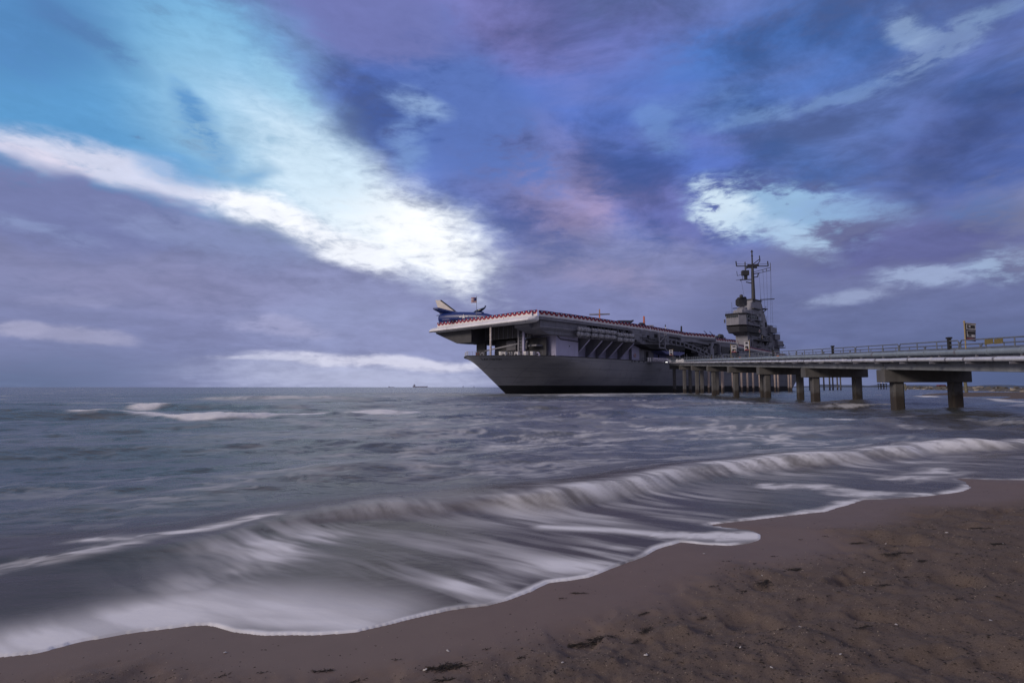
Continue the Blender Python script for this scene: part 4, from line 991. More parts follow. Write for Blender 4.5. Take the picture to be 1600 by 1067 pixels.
# big dish radar: curved mesh face of ribs
mb = MB(); N_ = 9
prof = [(-3.6, .5), (-2.4, -.25), (-.9, -.6), (.9, -.6), (2.4, -.25), (3.6, .5)]
ang = rad(-20)
def dishp(u, d, z): x = 176.2 + u*math.cos(ang) - d*math.sin(ang); return (x, 28.6 + u*math.sin(ang) + d*math.cos(ang), z + .12*u)
vs = []
for z, e in ((41.0, .75), (42.0, 1.0), (44.4, 1.0), (45.6, .72)):
    for u, d in prof: vs.append(dishp(u*e, d - (.5 if z in (41.0, 45.6) else 0), z))
    for u, d in prof[::-1]: vs.append(dishp(u*e, d + .35 - (.5 if z in (41.0, 45.6) else 0), z))
n = 12
mb.add(vs, [(i*n+j, i*n+(j+1) % n, (i+1)*n+(j+1) % n, (i+1)*n+j) for i in range(3) for j in range(n)]); mb.add(vs[:n], [list(range(n))]); mb.add(vs[-n:], [list(range(n))[::-1]])
mb.lathe([(.7, 45.3), (.9, 46.0), (.6, 46.7)], 10, c=(175.2, 28.6, 0))
mb.build('radar_dish', MASTG, isl)
EX = Vector((.722, -.692, 0))                       # athwart the view of a beholder on the beach
MT = Vector((184.6, 26.7, 0))
for z, a, b_ in ((40.6, -14.5, -7.5), (45.0, 4.5, 14.5)):
    mb = MB(); mb.bar(MT + EX*a*.72 + Vector((0, 0, z)), MT + EX*b_*.72 + Vector((0, 0, z+.4)), .3, .4); mb.build('signal_yard', MASTG, isl)
mb = MB(); mb.box(194.3, 198.6, 25.4, 27, 41.2, 41.6); mb.bar((194.2, 26.2, 39.4), (198.2, 26.2, 41.2), .3, .3); mb.tube([(198, 26.2, 41.5), (198, 26.2, 43)], .1, 6); mb.build('funnel_platform', GD, fun)
rg = random.Random(31)
for i in range(60):                                              # lockers, pipes, boxes and brackets on the island walls
    t = rg.uniform(175.5, 200); z0 = rg.uniform(19, 31); mb = MB(); k = rg.random(); w0 = 26
    if i % 3 == 0: t = rg.uniform(171, 189); z0 = rg.uniform(31.6, 35.6); w0 = 24.4 if t < 184 else 25.4
    if k < .5: mb.box(t, t+rg.uniform(.3, 1.5), w0-rg.uniform(.15, .7), w0+.1, z0, z0+rg.uniform(.3, 1.6))
    elif k < .8: mb.tube([(t, w0-.15, z0), (t, w0-.15, z0+rg.uniform(1, 4))], rg.uniform(.06, .14), 6)
    else: mb.box(t, t+rg.uniform(2, 5), w0-rg.uniform(.6, 1.2), w0+.1, z0, z0+.2)
    mb.build('island_fitting', rg.choice([GD, GM, G, DARK]), isl)
for pts, z in (([(168, 33.2), (168, 27), (170.5, 24.4), (184, 24.2), (191.5, 26)], 36.95), ([(181, 23.7), (198, 23.7)], 24.9), ([(199, 24.6), (207, 24.6)], 32.4), ([(207, 24.5), (217.5, 24.5)], 22.8), ([(206, 25.2), (212.5, 25.2)], 29.3)):
    rail('platform_rail', [(a[0]+(c[0]-a[0])*u, a[1]+(c[1]-a[1])*u, z) for a, c in zip(pts[:-1], pts[1:]) for u in (0, .25, .5, .75, 1)], 1.1, GD, isl)
for t, w, z, h in ((170, 25.5, 37, 5), (172, 32, 37, 6), (194, 27, 45.2, 4), (203, 28, 33.6, 5), (212, 28, 28.2, 5), (209, 31, 28.2, 4)):
    mb = MB(); mb.tube([(t, w, z), (t, w, z+h)], .07, 5); mb.build('whip_aerial', MASTG, isl)
# pole mast
mb = MB(); mb.tube([MT + Vector((0, 0, 44)), MT + Vector((0, 0, 57)), MT + Vector((0, 0, 61.5))], [.95, .72, .62], 12); mb.tube([MT + Vector((0, 0, 61)), MT + Vector((0, 0, 69.6))], [.42, .3], 10)
mast = mb.build('mast', MASTG, isl)
def mbar(name, pts, w=.3):
    mb = MB()
    for (a, za), (b_, zb) in pts: mb.bar(MT + EX*a + Vector((0, 0, za)), MT + EX*b_ + Vector((0, 0, zb)), w, w)
    return mb.build(name, MASTG, mast)
mbar('mast_top', [((-.6, 69.2), (.6, 69.2)), ((-.35, 69.8), (.35, 69.8)), ((-.5, 67.0), (.5, 67.0))], .35)
y1 = mbar('main_yard', [((-7.8, 61.9), (7.8, 61.9)), ((-7.9, 61.9), (-8.1, 64.4)), ((7.9, 61.9), (7.7, 64.4))], .42)
mbar('yard_rail', [((-7.7, 63.0), (-.5, 62.9)), ((.5, 62.9), (7.6, 63.0))], .12)
mbar('forked_arm', [((.3, 62.0), (3.0, 63.2)), ((3.0, 63.2), (3.9, 64.7)), ((3.9, 64.7), (3.7, 67.2)), ((.3, 62.8), (3.7, 65.4))], .36)
mbar('mast_platform', [((-2.4, 62.3), (3.2, 62.3)), ((-3, 61.4), (2.2, 61.2))], .8)
mbar('lower_yard', [((.3, 58.8), (9.0, 61.2)), ((3.0, 58.4), (9.0, 59.8)), ((9.0, 59.6), (9.0, 63.6)), ((5.2, 58.9), (5.2, 60.1)), ((7, 59.4), (7, 60.6))], .22)
mbar('radar_arm', [((-6.2, 55.0), (-.2, 55.2)), ((-3.4, 53.9), (-.2, 53.2)), ((-3.6, 60.4), (-.3, 62)), ((-3.6, 57), (-3.6, 64))], .42)
mb = MB(); c = MT + EX*-3.7
for dx, z0, z1, sx in ((0, 57.2, 59.6, 1.6), (.2, 55.2, 57.2, .7), (-.8, 58.2, 59.4, 1.0)):
    p = c + EX*dx; mb.add([p + EX*a*sx + Vector((.72, .72, 0))*b_*sx*.7 + Vector((0, 0, z)) for z in (z0, z1) for a, b_ in ((-1, -1), (1, -1), (1, 1), (-1, 1))], [(3,2,1,0),(4,5,6,7),(0,1,5,4),(1,2,6,5),(2,3,7,6),(3,0,4,7)])
mb.build('radar_box', MASTG, mast)
mbar('aerial', [((-8.4, 54.7), (-5, 55.4)), ((-7.6, 57), (-5, 57.8)), ((-7.6, 57), (-7.9, 59.4)), ((-5, 55.4), (-5, 57)), ((-6.5, 55), (-5.8, 54.2))], .18)
mbar('stub_platform', [((.3, 58.0), (3.4, 58.4)), ((.4, 56.2), (2.6, 56.6)), ((2.4, 56.4), (2.9, 58.4))], .4)
for a, z0, b_ in ((3.2, 58.6, 4.2), (5.2, 58.9, 5.6), (7, 59.4, 6.8), (8.9, 59.7, 8.2), (9.1, 61, 9.2)):
    mb = MB(); mb.tube([MT + EX*a + Vector((0, 0, z0)), MT + EX*b_ + Vector((0, 0, 33))], .045, 4); mb.build('signal_halyard', MASTG, mast)
mb = MB(); mb.tube([MT + EX*-5.8 + Vector((0, 0, 55)), MT + EX*-4.5 + Vector((0, 0, 46.2))], .045, 4); mb.build('signal_halyard', MASTG, mast)

# ------------------------------------------------------------------ things on the flight deck
JB = paint('glossy_blue_paint', (.012, .032, .17), .35, .12, .8)
JW = paint('chalky_white_paint', (.62, .57, .55), .6, .1, 1.2)
def fuselage(mb, prof, n=16, mat=0):
    """prof: (x, centre z, half width, half height)"""
    vs = [(x, hw*math.cos(2*math.pi*k/n), zc + hh*math.sin(2*math.pi*k/n)) for x, zc, hw, hh in prof for k in range(n)]
    mb.add(vs, [(i*n+k, i*n+(k+1) % n, (i+1)*n+(k+1) % n, (i+1)*n+k) for i in range(len(prof)-1) for k in range(n)], mat, True)
    mb.add(vs[:n], [list(range(n))[::-1]], mat); mb.add(vs[-n:], [list(range(n))], mat)
def fin(mb, pts, th=.16, mat=0, axis='y', y=0): mb.slab(pts, axis, y-th, y+th, mat)
def wing(mb, root0, root1, tip0, tip1, th=.12, mat=0):
    v = [root0, root1, tip1, tip0]; mb.add([(p[0], p[1], p[2]-th) for p in v] + [(p[0], p[1], p[2]+th) for p in v], [(3,2,1,0),(4,5,6,7),(0,1,5,4),(1,2,6,5),(2,3,7,6),(3,0,4,7)], mat)
def gear(parent, pts):
    for x, y, zt in pts:
        mb = MB(); mb.tube([(x, y, .3), (x, y, zt)], .09, 8); lg = mb.build('landing_gear', WHITE, parent)
        mb = MB(); mb.lathe([(.34, -.13), (.36, -.1), (.36, .1), (.34, .13)], 14, axis='y', c=(x, y, .36)); mb.build('wheel', DARK, lg)
def blue_jet():
    a = SP(1.6, 38.6, 18.6); b_ = SP(6.5, 19.5, 18.6); d = b_-a
    j = empty('blue_jet', a, math.atan2(d.y, d.x), 'dark blue jet aircraft with white tail fin parked at the bow corner', 'aircraft')
    mb = MB(); fuselage(mb, [(-.2, 2.7, 1.0, 1.25), (.6, 2.75, 1.15, 1.5), (3, 2.75, 1.25, 1.6), (7, 2.6, 1.3, 1.6), (12, 2.3, 1.2, 1.45), (16, 2.0, .95, 1.1), (18.5, 1.8, .5, .55), (19.7, 1.7, .1, .12)]); mb.build('fuselage', JB, j)
    mb = MB(); mb.lathe([(.7, 0), (.62, .3)], 14, axis='x', c=(-.35, 0, 2.7)); mb.build('exhaust', DARK, j)
    mb = MB(); fin(mb, [(.3, 3.0), (-.5, 4.4), (-.6, 5.4), (5.0, 4.55), (7.4, 3.8), (12, 3.15), (12, 2.6), (1, 2.6)], .22); f = mb.build('fin_root', JB, j)
    mb = MB(); fin(mb, [(-.6, 5.0), (-2.0, 8.2), (-.2, 8.05), (5.0, 4.55), (3.0, 4.2), (1.2, 5.2), (.2, 5.5)], .2); mb.build('tail_fin', JW, j)
    mb = MB(); mb.bar((-.1, 0, 8.0), (5.1, 0, 4.5), .42, .28); mb.build('fin_leading_edge', DARK, j)
    for s in (-1, 1):
        mb = MB(); wing(mb, (-.2, s*.15, 4.5), (5.6, s*.15, 4.0), (-1.0, s*2.4, 5.4), (.9, s*2.4, 5.4), .2); mb.build('tailplane', JB, j)
        mb = MB(); wing(mb, (7, s*1.0, 1.7), (12.8, s*1.0, 1.8), (4.6, s*5.2, 1.6), (7, s*5.2, 1.6), .15); mb.build('wing', JB, j)
    mb = MB(); mb.bar((-1.6, 0, 3.7), (.4, 0, 3.8), .2, .16); mb.build('tail_probe', DARK, j)
    # raised canopy and cockpit hump
    mb = MB(); fuselage(mb, [(10.6, 2.9, .2, .15), (11.4, 3.1, .8, .55), (13, 3.3, .85, .6), (14.6, 3.2, .7, .5)]); mb.build('cockpit_hump', JB, j)
    mb = MB(); fuselage(mb, [(11.2, 3.55, .15, .12), (12.4, 3.9, .6, .4), (14.0, 4.2, .7, .4), (15.2, 4.7, .35, .2)], 12); mb.build('raised_canopy', GLASS, j)
    mb = MB(); mb.bar((15.1, 0, 4.6), (15.5, 0, 5.3), .4, .25); mb.build('canopy_strut', JB, j)
    gear(j, [(15, 0, 1.2), (8, 1.6, 1.3), (8, -1.6, 1.3)])
    # star with bars
    star = [(9.0 + (.75 if k % 2 == 0 else .3)*math.cos(math.pi/2 + k*math.pi/5), 2.55 + (.75 if k % 2 == 0 else .3)*math.sin(math.pi/2 + k*math.pi/5)) for k in range(10)]
    for s in (-1, 1):
        mb = MB(); mb.slab(star, 'y', s*1.24, s*1.32); mb.build('star_insignia', WHITE, j)
        mb = MB(); mb.box(7.5, 8.35, min(s*1.24, s*1.3), max(s*1.24, s*1.3), 2.45, 2.75); mb.box(9.65, 10.5, min(s*1.24, s*1.3), max(s*1.24, s*1.3), 2.45, 2.75); mb.build('insignia_bar', WHITE, j)
    return j
blue_jet()
fl = empty('flag_staff', SP(1.4, 22.6, 18.6), 0, 'stars and stripes flag on a thin staff by the blue jet', 'flag')
mb = MB(); mb.tube([(0, 0, 0), (0, 0, 7.2)], .06, 6); mb.lathe([(.02, 7.2), (.1, 7.3), (.02, 7.4)], 8); mb.build('staff', GM, fl)
def waving(x0, x1, z0, z1, nx=10, amp=.12, th=.02):
    mb = MB(); vs = []
    for s in (0, th):
        for i in range(nx+1):
            u = i/nx; x = x0+(x1-x0)*u; y = amp*math.sin(u*7)*u + s
            vs += [(x, y, z0 - .25*u*abs(z1-z0)), (x, y, z1 - .25*u*abs(z1-z0))]
    n = 2*(nx+1)
    mb.add(vs, [(2*i, 2*i+2, 2*i+3, 2*i+1) for i in range(nx)] + [(n+2*i+1, n+2*i+3, n+2*i+2, n+2*i) for i in range(nx)], 0, True); return mb
for i in range(7):
    x1 = -1.45; z0 = 5.6 + i*.2; waving(-.05, x1, z0, z0+.2).build('stripe', WHITEC if i % 2 else RED, fl)
mb = waving(-.05, -.7, 6.2, 7.0, amp=.06); o = mb.build('canton', NAVY, fl); o.location.y = -.03

def small_plane(name, t, w, heading, label, fin_cols, scale=1.0, tail_z=4.6):
    """parked propeller trainer, tail towards the beach"""
    p = empty(name, SP(t, w, 18.6), heading, label, 'aircraft')
    mb = MB(); fuselage(mb, [(0, 2.9, .12, .2), (1.5, 2.6, .45, .55), (4, 2.0, .75, .95), (7, 1.75, .8, 1.0), (9, 1.7, .7, .8), (9.6, 1.7, .2, .2)]); mb.build('fuselage', GD, p)
    nb = len(fin_cols)
    for i, m in enumerate(fin_cols):
        z0 = 2.6 + (6.1-2.6)*i/nb; z1 = 2.6 + (6.1-2.6)*(i+1)/nb; mb = MB()
        l0 = .1 + (z0-2.6)*.12; l1 = .1 + (z1-2.6)*.12; r0 = 2.2 - (z0-2.6)*.22; r1 = 2.2 - (z1-2.6)*.22
        fin(mb, [(l0, z0), (r0, z0), (r1, z1), (l1, z1)], .2); mb.build('tail_fin', m, p)
    for s in (-1, 1):
        mb = MB(); wing(mb, (.3, 0, tail_z), (1.9, 0, tail_z), (.6, s*3.0, tail_z), (1.6, s*3.0, tail_z), .13); mb.build('tailplane', G, p)
        mb = MB(); wing(mb, (4.6, s*.6, 1.3), (7, s*.6, 1.3), (5.2, s*4.4, 1.7), (6.6, s*4.4, 1.7), .12); mb.build('wing', GD, p)
    mb = MB(); fuselage(mb, [(4.6, 2.7, .2, .1), (5.4, 2.85, .5, .45), (6.6, 2.75, .45, .4), (7.2, 2.6, .2, .1)], 10); mb.build('canopy', GLASS, p)
    gear(p, [(8.2, 0, 1.2), (5.6, 1.3, 1.2), (5.6, -1.3, 1.2)])
    p.scale = (scale,)*3
    return p
ORG = paint('orange_paint', (.52, .12, .035), .5); TAN = paint('buff_paint', (.40, .26, .2), .6)
def away(t, w): v = SP(t, w, 0); return math.atan2(v.y, v.x)
small_plane('parked_plane', 37.5, 9.5, away(37.5, 9.5), 'parked plane with thin buff and orange tail fin above a wide grey tailplane', [TAN, ORG, TAN])
small_plane('parked_plane', 60.5, 9.5, away(60.5, 9.5) - .15, 'parked plane with bright orange rounded tail fin', [ORG, ORG, ORG], .98, 2.9)
small_plane('parked_plane', 76, 11, away(76, 11), 'parked plane whose short fin carries a white band between black ones', [DARK, WHITE, DARK], .74, 2.7)
small_plane('parked_plane', 87, 11, away(87, 11) + .25, 'parked plane with a plain black tail fin', [DARK, DARK, DARK], .80, 2.75)
# low grey jet parked along the edge, only its back showing over the bunting
lj = empty('low_jet', SP(37, 4.6, 18.6), SHIP_ANG, 'low dark jet behind the bunting, only its humped back showing', 'aircraft')
mb = MB(); fuselage(mb, [(0, 1.6, .15, .2), (3, 1.7, .7, .8), (6, 1.9, .8, .85), (9, 2.5, .5, .45), (10.4, 3.0, .25, .25)]); mb.build('fuselage', GD, lj)
mb = MB(); fuselage(mb, [(13.2, 1.6, .3, .3), (14, 2.2, .6, .5), (15.6, 2.3, .6, .5), (17, 1.8, .3, .4)], 10); mb.build('canopy', GD, lj)
mb = MB(); mb.bar((9, 0, 1.4), (14, 0, 1.5), .9, .9); mb.build('nose', GD, lj)
for s in (-1, 1): mb = MB(); wing(mb, (4, s*.5, 1.3), (8, s*.5, 1.3), (3.2, s*3, 1.2), (5, s*3, 1.2)); mb.build('wing', GD, lj)
gear(lj, [(13.5, 0, 1.2), (5.5, 1.2, 1.2), (5.5, -1.2, 1.2)])
# deck guns at the notch
for i, (t, w) in enumerate(((104.5, 9.5), (108.5, 9.3))):
    g = empty('deck_gun', SP(t, w, 18.6), SHIP_ANG, 'anti-aircraft gun with raised barrel above the short bunting by the island', 'gun', 'anti-aircraft guns by the island')
    mb = MB(); mb.lathe([(.9, 0), (.9, .3), (.5, .4), (.45, 1.6), (.7, 1.8)], 12); mb.build('pedestal', GM, g)
    mb = MB(); mb.box(-.8, 1.4, -.8, .8, 1.5, 2.5); mb.build('breech', GD, g, bevel=.08)
    mb = MB(); mb.tube([(-.4, 0, 2.0), (-3.2, .6, 4.0)], [.18, .1], 8); mb.build('barrel', DARK, g)
g = empty('director_mount', SP(113, 9.4, 18.6), SHIP_ANG, 'rounded grey gun director behind the bunting between guns and island', 'gun director')
mb = MB(); mb.lathe([(1.0, 0), (1.0, .5), (.6, .7), (.6, 1.9)], 12); mb.build('pedestal', GM, g)
mb = MB(); fuselage(mb, [(-1.6, 2.5, .5, .45), (-.9, 2.7, .9, .8), (.8, 2.7, .9, .8), (1.6, 2.5, .5, .45)]); mb.build('housing', GD, g)
mb = MB(); mb.bar((1, .3, 2.2), (4.2, .3, 2.0), .7, .8); mb.build('sight_arm', GM, g)
# ------------------------------------------------------------------ pier
def concrete(name, rgb, tide=1.15):
    m = paint(name, rgb, .85, .22, .9, streak=.55, bump=.4); nt = m.node_tree; N = nt.nodes.new; L = nt.links.new
    b = nt.nodes['Principled BSDF']; src = b.inputs['Base Color'].links[0].from_socket
    ge = N('ShaderNodeNewGeometry'); sx = N('ShaderNodeSeparateXYZ'); L(ge.outputs['Position'], sx.inputs[0])
    nz = N('ShaderNodeTexNoise'); nz.inputs['Scale'].default_value = 1.4; L(ge.outputs['Position'], nz.inputs['Vector'])
    ad = N('ShaderNodeMath'); ad.operation = 'MULTIPLY_ADD'; ad.inputs[1].default_value = -1.2; L(nz.outputs['Fac'], ad.inputs[0]); L(sx.outputs['Z'], ad.inputs[2])
    mr = N('ShaderNodeMapRange'); mr.inputs[1].default_value = tide-.75; mr.inputs[2].default_value = tide-.3; mr.inputs[3].default_value = .85; mr.inputs[4].default_value = 0; L(ad.outputs[0], mr.inputs[0])
    mx = N('ShaderNodeMix'); mx.data_type = 'RGBA'; L(mr.outputs[0], mx.inputs[0]); L(src, mx.inputs[6]); mx.inputs[7].default_value = (.03, .022, .018, 1)
    L(mx.outputs[2], b.inputs['Base Color']); return m
CONC = concrete('stained_concrete', (.10, .097, .102)); PINK = concrete('pale_pile_concrete', (.42, .34, .31), 1.6)
GIRD = paint('girder_concrete', (.24, .255, .285), .8, .2, .5, streak=.5)
PIPEG = paint('grey_pipe_coat', (.21, .25, .30), .45, .12, 1.2, streak=.3); PIPEW = paint('bright_pipe_metal', (.60, .60, .66), .38, .14, 1.5, streak=.4, metal=.25)
RAILM = paint('galvanised_rail', (.12, .135, .17), .5, .15, 2); YEL = paint('yellow_paint', (.17, .13, .04), .55, .12, 3); YPOLE = paint('yellow_pole_paint', (.33, .25, .12), .6, .2, 3)
ORS = paint('orange_sign_paint', (.50, .17, .03), .6)
PA = math.atan2(.9919, .1275); P0 = Vector((32.5, 48.2, 0)); SL = .0405
PM = Matrix.Translation(P0) @ Matrix.Rotation(PA, 4, 'Z')
def zc(x): return 3.28 + SL*x                                     # top of the caps
pier = empty('pier', P0, PA, 'long concrete pier with pipes and rails ramping out to the ship', 'pier')
XA, XB = -40.0, 124.5
rp = random.Random(11)
for i in range(-2, 8):
    x = i*17.3 if i < 7 else 121.0
    z = zc(x); mb = MB(); mb.box(x-.68, x+.68, -5.45, 1.25, z-1.08, z); mb.build('bent_cap', CONC, pier, bevel=.04)
    for y in (0, -4.5):
        mb = MB(); s = .42; mb.prism([(x-s, y-s+.12), (x-s+.12, y-s), (x+s-.12, y-s), (x+s, y-s+.12), (x+s, y+s-.12), (x+s-.12, y+s), (x-s+.12, y+s), (x-s, y+s-.12)], -2.2, z-1.0); mb.build('column', CONC, pier)
def beam(name, y0, y1, dz0, dz1, mat, xa=XA, xb=XB, bevel=0):
    mb = MB(); v = [(xa, y0, zc(xa)+dz0), (xb, y0, zc(xb)+dz0), (xb, y1, zc(xb)+dz0), (xa, y1, zc(xa)+dz0), (xa, y0, zc(xa)+dz1), (xb, y0, zc(xb)+dz1), (xb, y1, zc(xb)+dz1), (xa, y1, zc(xa)+dz1)]
    mb.add(v, [(3,2,1,0),(4,5,6,7),(0,1,5,4),(1,2,6,5),(2,3,7,6),(3,0,4,7)]); return mb.build(name, mat, pier, bevel=bevel)
for i in range(-2, 8):                                            # girders, span by span
    xa = max(XA, i*17.3-17.28) if i > -2 else XA; xb = i*17.3 if i < 7 else 121.0
    if i == -2: xb = -34.6
    for y in (.75, -1.3, -3.0, -5.0): beam('girder', y-.22, y+.22, .002, .62, GIRD, xa+.06, xb-.02, .03)
beam('girder', .53, .97, .002, .62, GIRD, 121.05, XB)
beam('walkway_slab', -5.35, 1.15, .622, .92, GIRD)
beam('kerb', .75, 1.1, .923, 1.08, GIRD); beam('kerb', -5.3, -4.95, .923, 1.08, GIRD)
# pipes along the seaward edge, in lengths with collars
def pipe(name, y, dz, r, step, mat, off=0.0, jit=.25):
    x = XA + off
    while x < XB-1:
        x1 = min(x + step*rp.uniform(1-jit, 1+jit), XB); mb = MB(); sag = rp.uniform(-.015, .015)
        mb.tube([(x, y, zc(x)+dz+sag), (x1-.03, y, zc(x1)+dz+sag)], r, 14); p = mb.build(name, mat, pier)
        mb = MB(); mb.tube([(x-.07, y, zc(x)+dz+sag), (x+.07, y, zc(x)+dz+sag)], r*1.16, 14); mb.build('collar', mat if rp.random() < .5 else GM, p)
        x = x1
pipe('service_pipe', 1.42, 1.26, .19, 3.6, PIPEG); pipe('water_pipe', 1.55, .80, .135, 1.9, PIPEW); pipe('water_pipe', 1.88, .78, .135, 2.3, PIPEW, .7)
x = XA + 1
while x < XB:
    mb = MB(); mb.box(x-.05, x+.05, .98, 2.1, zc(x)+.5, zc(x)+.625); mb.box(x-.05, x+.05, 1.35, 1.48, zc(x)+.62, zc(x)+1.08); mb.build('pipe_bracket', GM, pier); x += 3.8
# railings: panels of two rails and five posts between dark bollards
def panel(y, xa, xb):
    z0 = .92; mb = MB()
    pts = [(xa, z0+.1), (xa, z0+1.0), (xa+.14, z0+1.15), (xb-.14, z0+1.15), (xb, z0+1.0), (xb, z0+.1)]
    mb.tube([(x_, y, zc(x_)+dz) for x_, dz in pts], .046, 7); fr = mb.build('rail_panel', RAILM, pier)
    for dz in (.3, .58, .86): mb = MB(); mb.tube([(xa, y, zc(xa)+z0+dz), (xb, y, zc(xb)+z0+dz)], .038, 6); mb.build('mid_rail', RAILM, fr)
    for x_ in np.linspace(xa, xb, max(2, int((xb-xa)/1.85)+1))[1:-1]: mb = MB(); mb.tube([(x_, y, zc(x_)+z0-.1), (x_, y, zc(x_)+z0+1.14)], .042, 6); mb.build('rail_post', RAILM, fr)
for y in (.93, -5.1):
    x = XA
    while x < XB-3: panel(y, x+.08, min(x+7.42, XB)); x += 7.5
for x in (-8.9, 9.9, 28.5, 47, 66):
    mb = MB(); mb.prism([(x-.1, .83), (x+.1, .83), (x+.1, 1.03), (x-.1, 1.03)], zc(x)+.9, zc(x)+2.22); bo = mb.build('bollard_light', DARK, pier, bevel=.02)
    mb = MB(); mb.box(x-.14, x+.14, .79, 1.07, zc(x)+2.22, zc(x)+2.34); mb.build('cap', DARK, bo)
# fine pile rows behind, in front of the hull and past the stern
def pile(X, Y, top, r, mat, lean=0.0, label=None, group=None):
    mb = MB(); mb.tube([(0, 0, -2), (lean, 0, top)], [r*1.06, r], 9); o = mb.build('pile', mat); o.location = (X, Y, 0)
    return tag(o, label or 'pale slender pile standing in the water between pier and hull', 'pile', group or 'slender piles between pier and hull')
for X, Y, top in ((57.3, 166, 7.6), (65.1, 176, 7.9), (55.3, 150, 6.4), (57.0, 176, 7.9), (74.5, 185, 8.3), (79.3, 192, 8.4), (82.9, 196, 8.5), (80.8, 186, 8.2), (92.2, 200, 8.5), (95.2, 204, 8.6), (99.9, 206, 8.5), (102.3, 209, 8.5), (57.5, 172, 7.9), (69.7, 180, 8.0)): pile(X, Y, top, .33, PINK)
for X, Y in ((156.6, 300), (161.1, 306), (180.4, 330), (187.1, 336), (190.1, 338), (199.6, 350), (203.9, 354)): pile(X, Y, 9.5, .42, CONC, 0, 'dark slender pile in open water beyond the stern', 'piles beyond the stern')
TIMB = paint('weathered_timber', (.16, .15, .11), .9, .3, 1.5, streak=.5)
pile(121.1, 152, 3.35, .38, TIMB, -.35, 'short leaning timber pile standing off the sandbar', 'lone timber pile')
pile(207.0, 300, 3.6, .35, TIMB, -.4, 'thin timber pile beside the rock breakwater', 'thin timber pile')
# ------------------------------------------------------------------ gangway from the pier head to the hull door
ga = PM @ Vector((XB-1.2, .9, 0)); ga.z = zc(XB)+.55; gb_ = SP(52.2, 4.4, 9.35)
gd = gb_ - ga; gl = math.hypot(gd.x, gd.y)
gw = empty('gangway', ga, math.atan2(gd.y, gd.x), 'short gangway hung with a white banner between pier head and ship', 'gangway')
s = (gb_.z-ga.z)/gl
mb = MB(); mb.bar((-2, 0, 0), (gl+.6, 0, s*gl), 2.2, .25); mb.build('walkway', GD, gw)
for y in (-1.12, 1.12):
    mb = MB(); mb.bar((-2, y, 1.35), (gl+.4, y, s*gl+1.35), .09, .09); mb.build('handrail', RAILM, gw)
    mb = MB(); mb.bar((-2, y, .0), (gl+.4, y, s*gl), .14, .3); mb.build('side_beam', GM, gw)
    for u in np.linspace(0, 1, 8): mb = MB(); mb.bar((-2+(gl+2.4)*u, y, s*gl*u), (-2+(gl+2.4)*u, y, s*gl*u+1.35), .08, .08); mb.build('post', RAILM, gw)
cl = MB(); side = 1.2
xs = np.linspace(.4, gl*.66, 14)
cl.add([(x_, side + .04*math.sin(x_*4), s*x_+.3) for x_ in xs] + [(x_, side, s*x_+1.4) for x_ in xs], [(i, i+1, 14+i+1, 14+i) for i in range(13)], 0, True)
cb = cl.build('banner_cloth', paint('lavender_white_cloth', (.62, .58, .68), .8, .08, 2), gw); cb.modifiers.new('solid', 'SOLIDIFY').thickness = .02
rt = random.Random(4)
for row, (z0, hgt) in enumerate(((1.02, .2), (.68, .16), (.45, .12))):
    x_ = .8
    while x_ < gl*.62:
        wd = rt.uniform(.1, .22); mb = MB(); mb.box(x_, x_+wd, side+.045, side+.075, s*x_+z0, s*x_+z0+hgt*rt.uniform(.7, 1)); mb.build('print', GM, cb); x_ += wd + rt.choice((.08, .08, .3))
for x0, x1 in ((gl*.70, gl*.76), (gl*.78, gl*.84)):
    mb = MB(); mb.box(x0, x1, side-.03, side+.01, s*x0+.25, s*x0+1.4); mb.build('side_panel', WHITE, gw)
# floodlamps round the pier head
LIT, _nt, _b = new_mat('lit_lens'); _b.inputs['Base Color'].default_value = (.9, .9, .9, 1); _b.inputs['Emission Color'].default_value = (1, .98, .95, 1); _b.inputs['Emission Strength'].default_value = 6
def flood(x, y, r, lit, label, h=.5):
    p = PM @ Vector((x, y, zc(x)+.9)); o = empty('flood_lamp', p, 0, label, 'lamp', None if lit else 'white lamps on the pier head')
    mb = MB(); mb.tube([(0, 0, -.1), (0, 0, h)], .07, 7); mb.build('stand', GM, o)
    mb = MB(); mb.lathe([(r*.5, r*.9), (r*.8, .3*r), (r, 0), (r, -.3*r), (r*.92, -.34*r)], 14, axis='y', c=(0, 0, h+r*.6)); mb.build('head', WHITE, o)
    mb = MB(); mb.lathe([(r*.9, -.42*r), (r*.9, -.36*r)], 14, axis='y', c=(0, 0, h+r*.6)); mb.build('lens', LIT if lit else WHITE, o)
flood(124.0, 1.7, .62, True, 'lit white floodlamp at the corner of the pier head by the gangway', .1)
flood(124.2, 2.6, .4, False, 'small white unlit lamp among those on the pier head', -.2)
for x, y, r in ((119, 1.9, .42), (115.4, 1.9, .36), (102.5, 1.95, .42), (98, 1.95, .36), (94.6, 1.95, .46)): flood(x, y, r, False, 'small white unlit lamp among those on the pier head', .1)
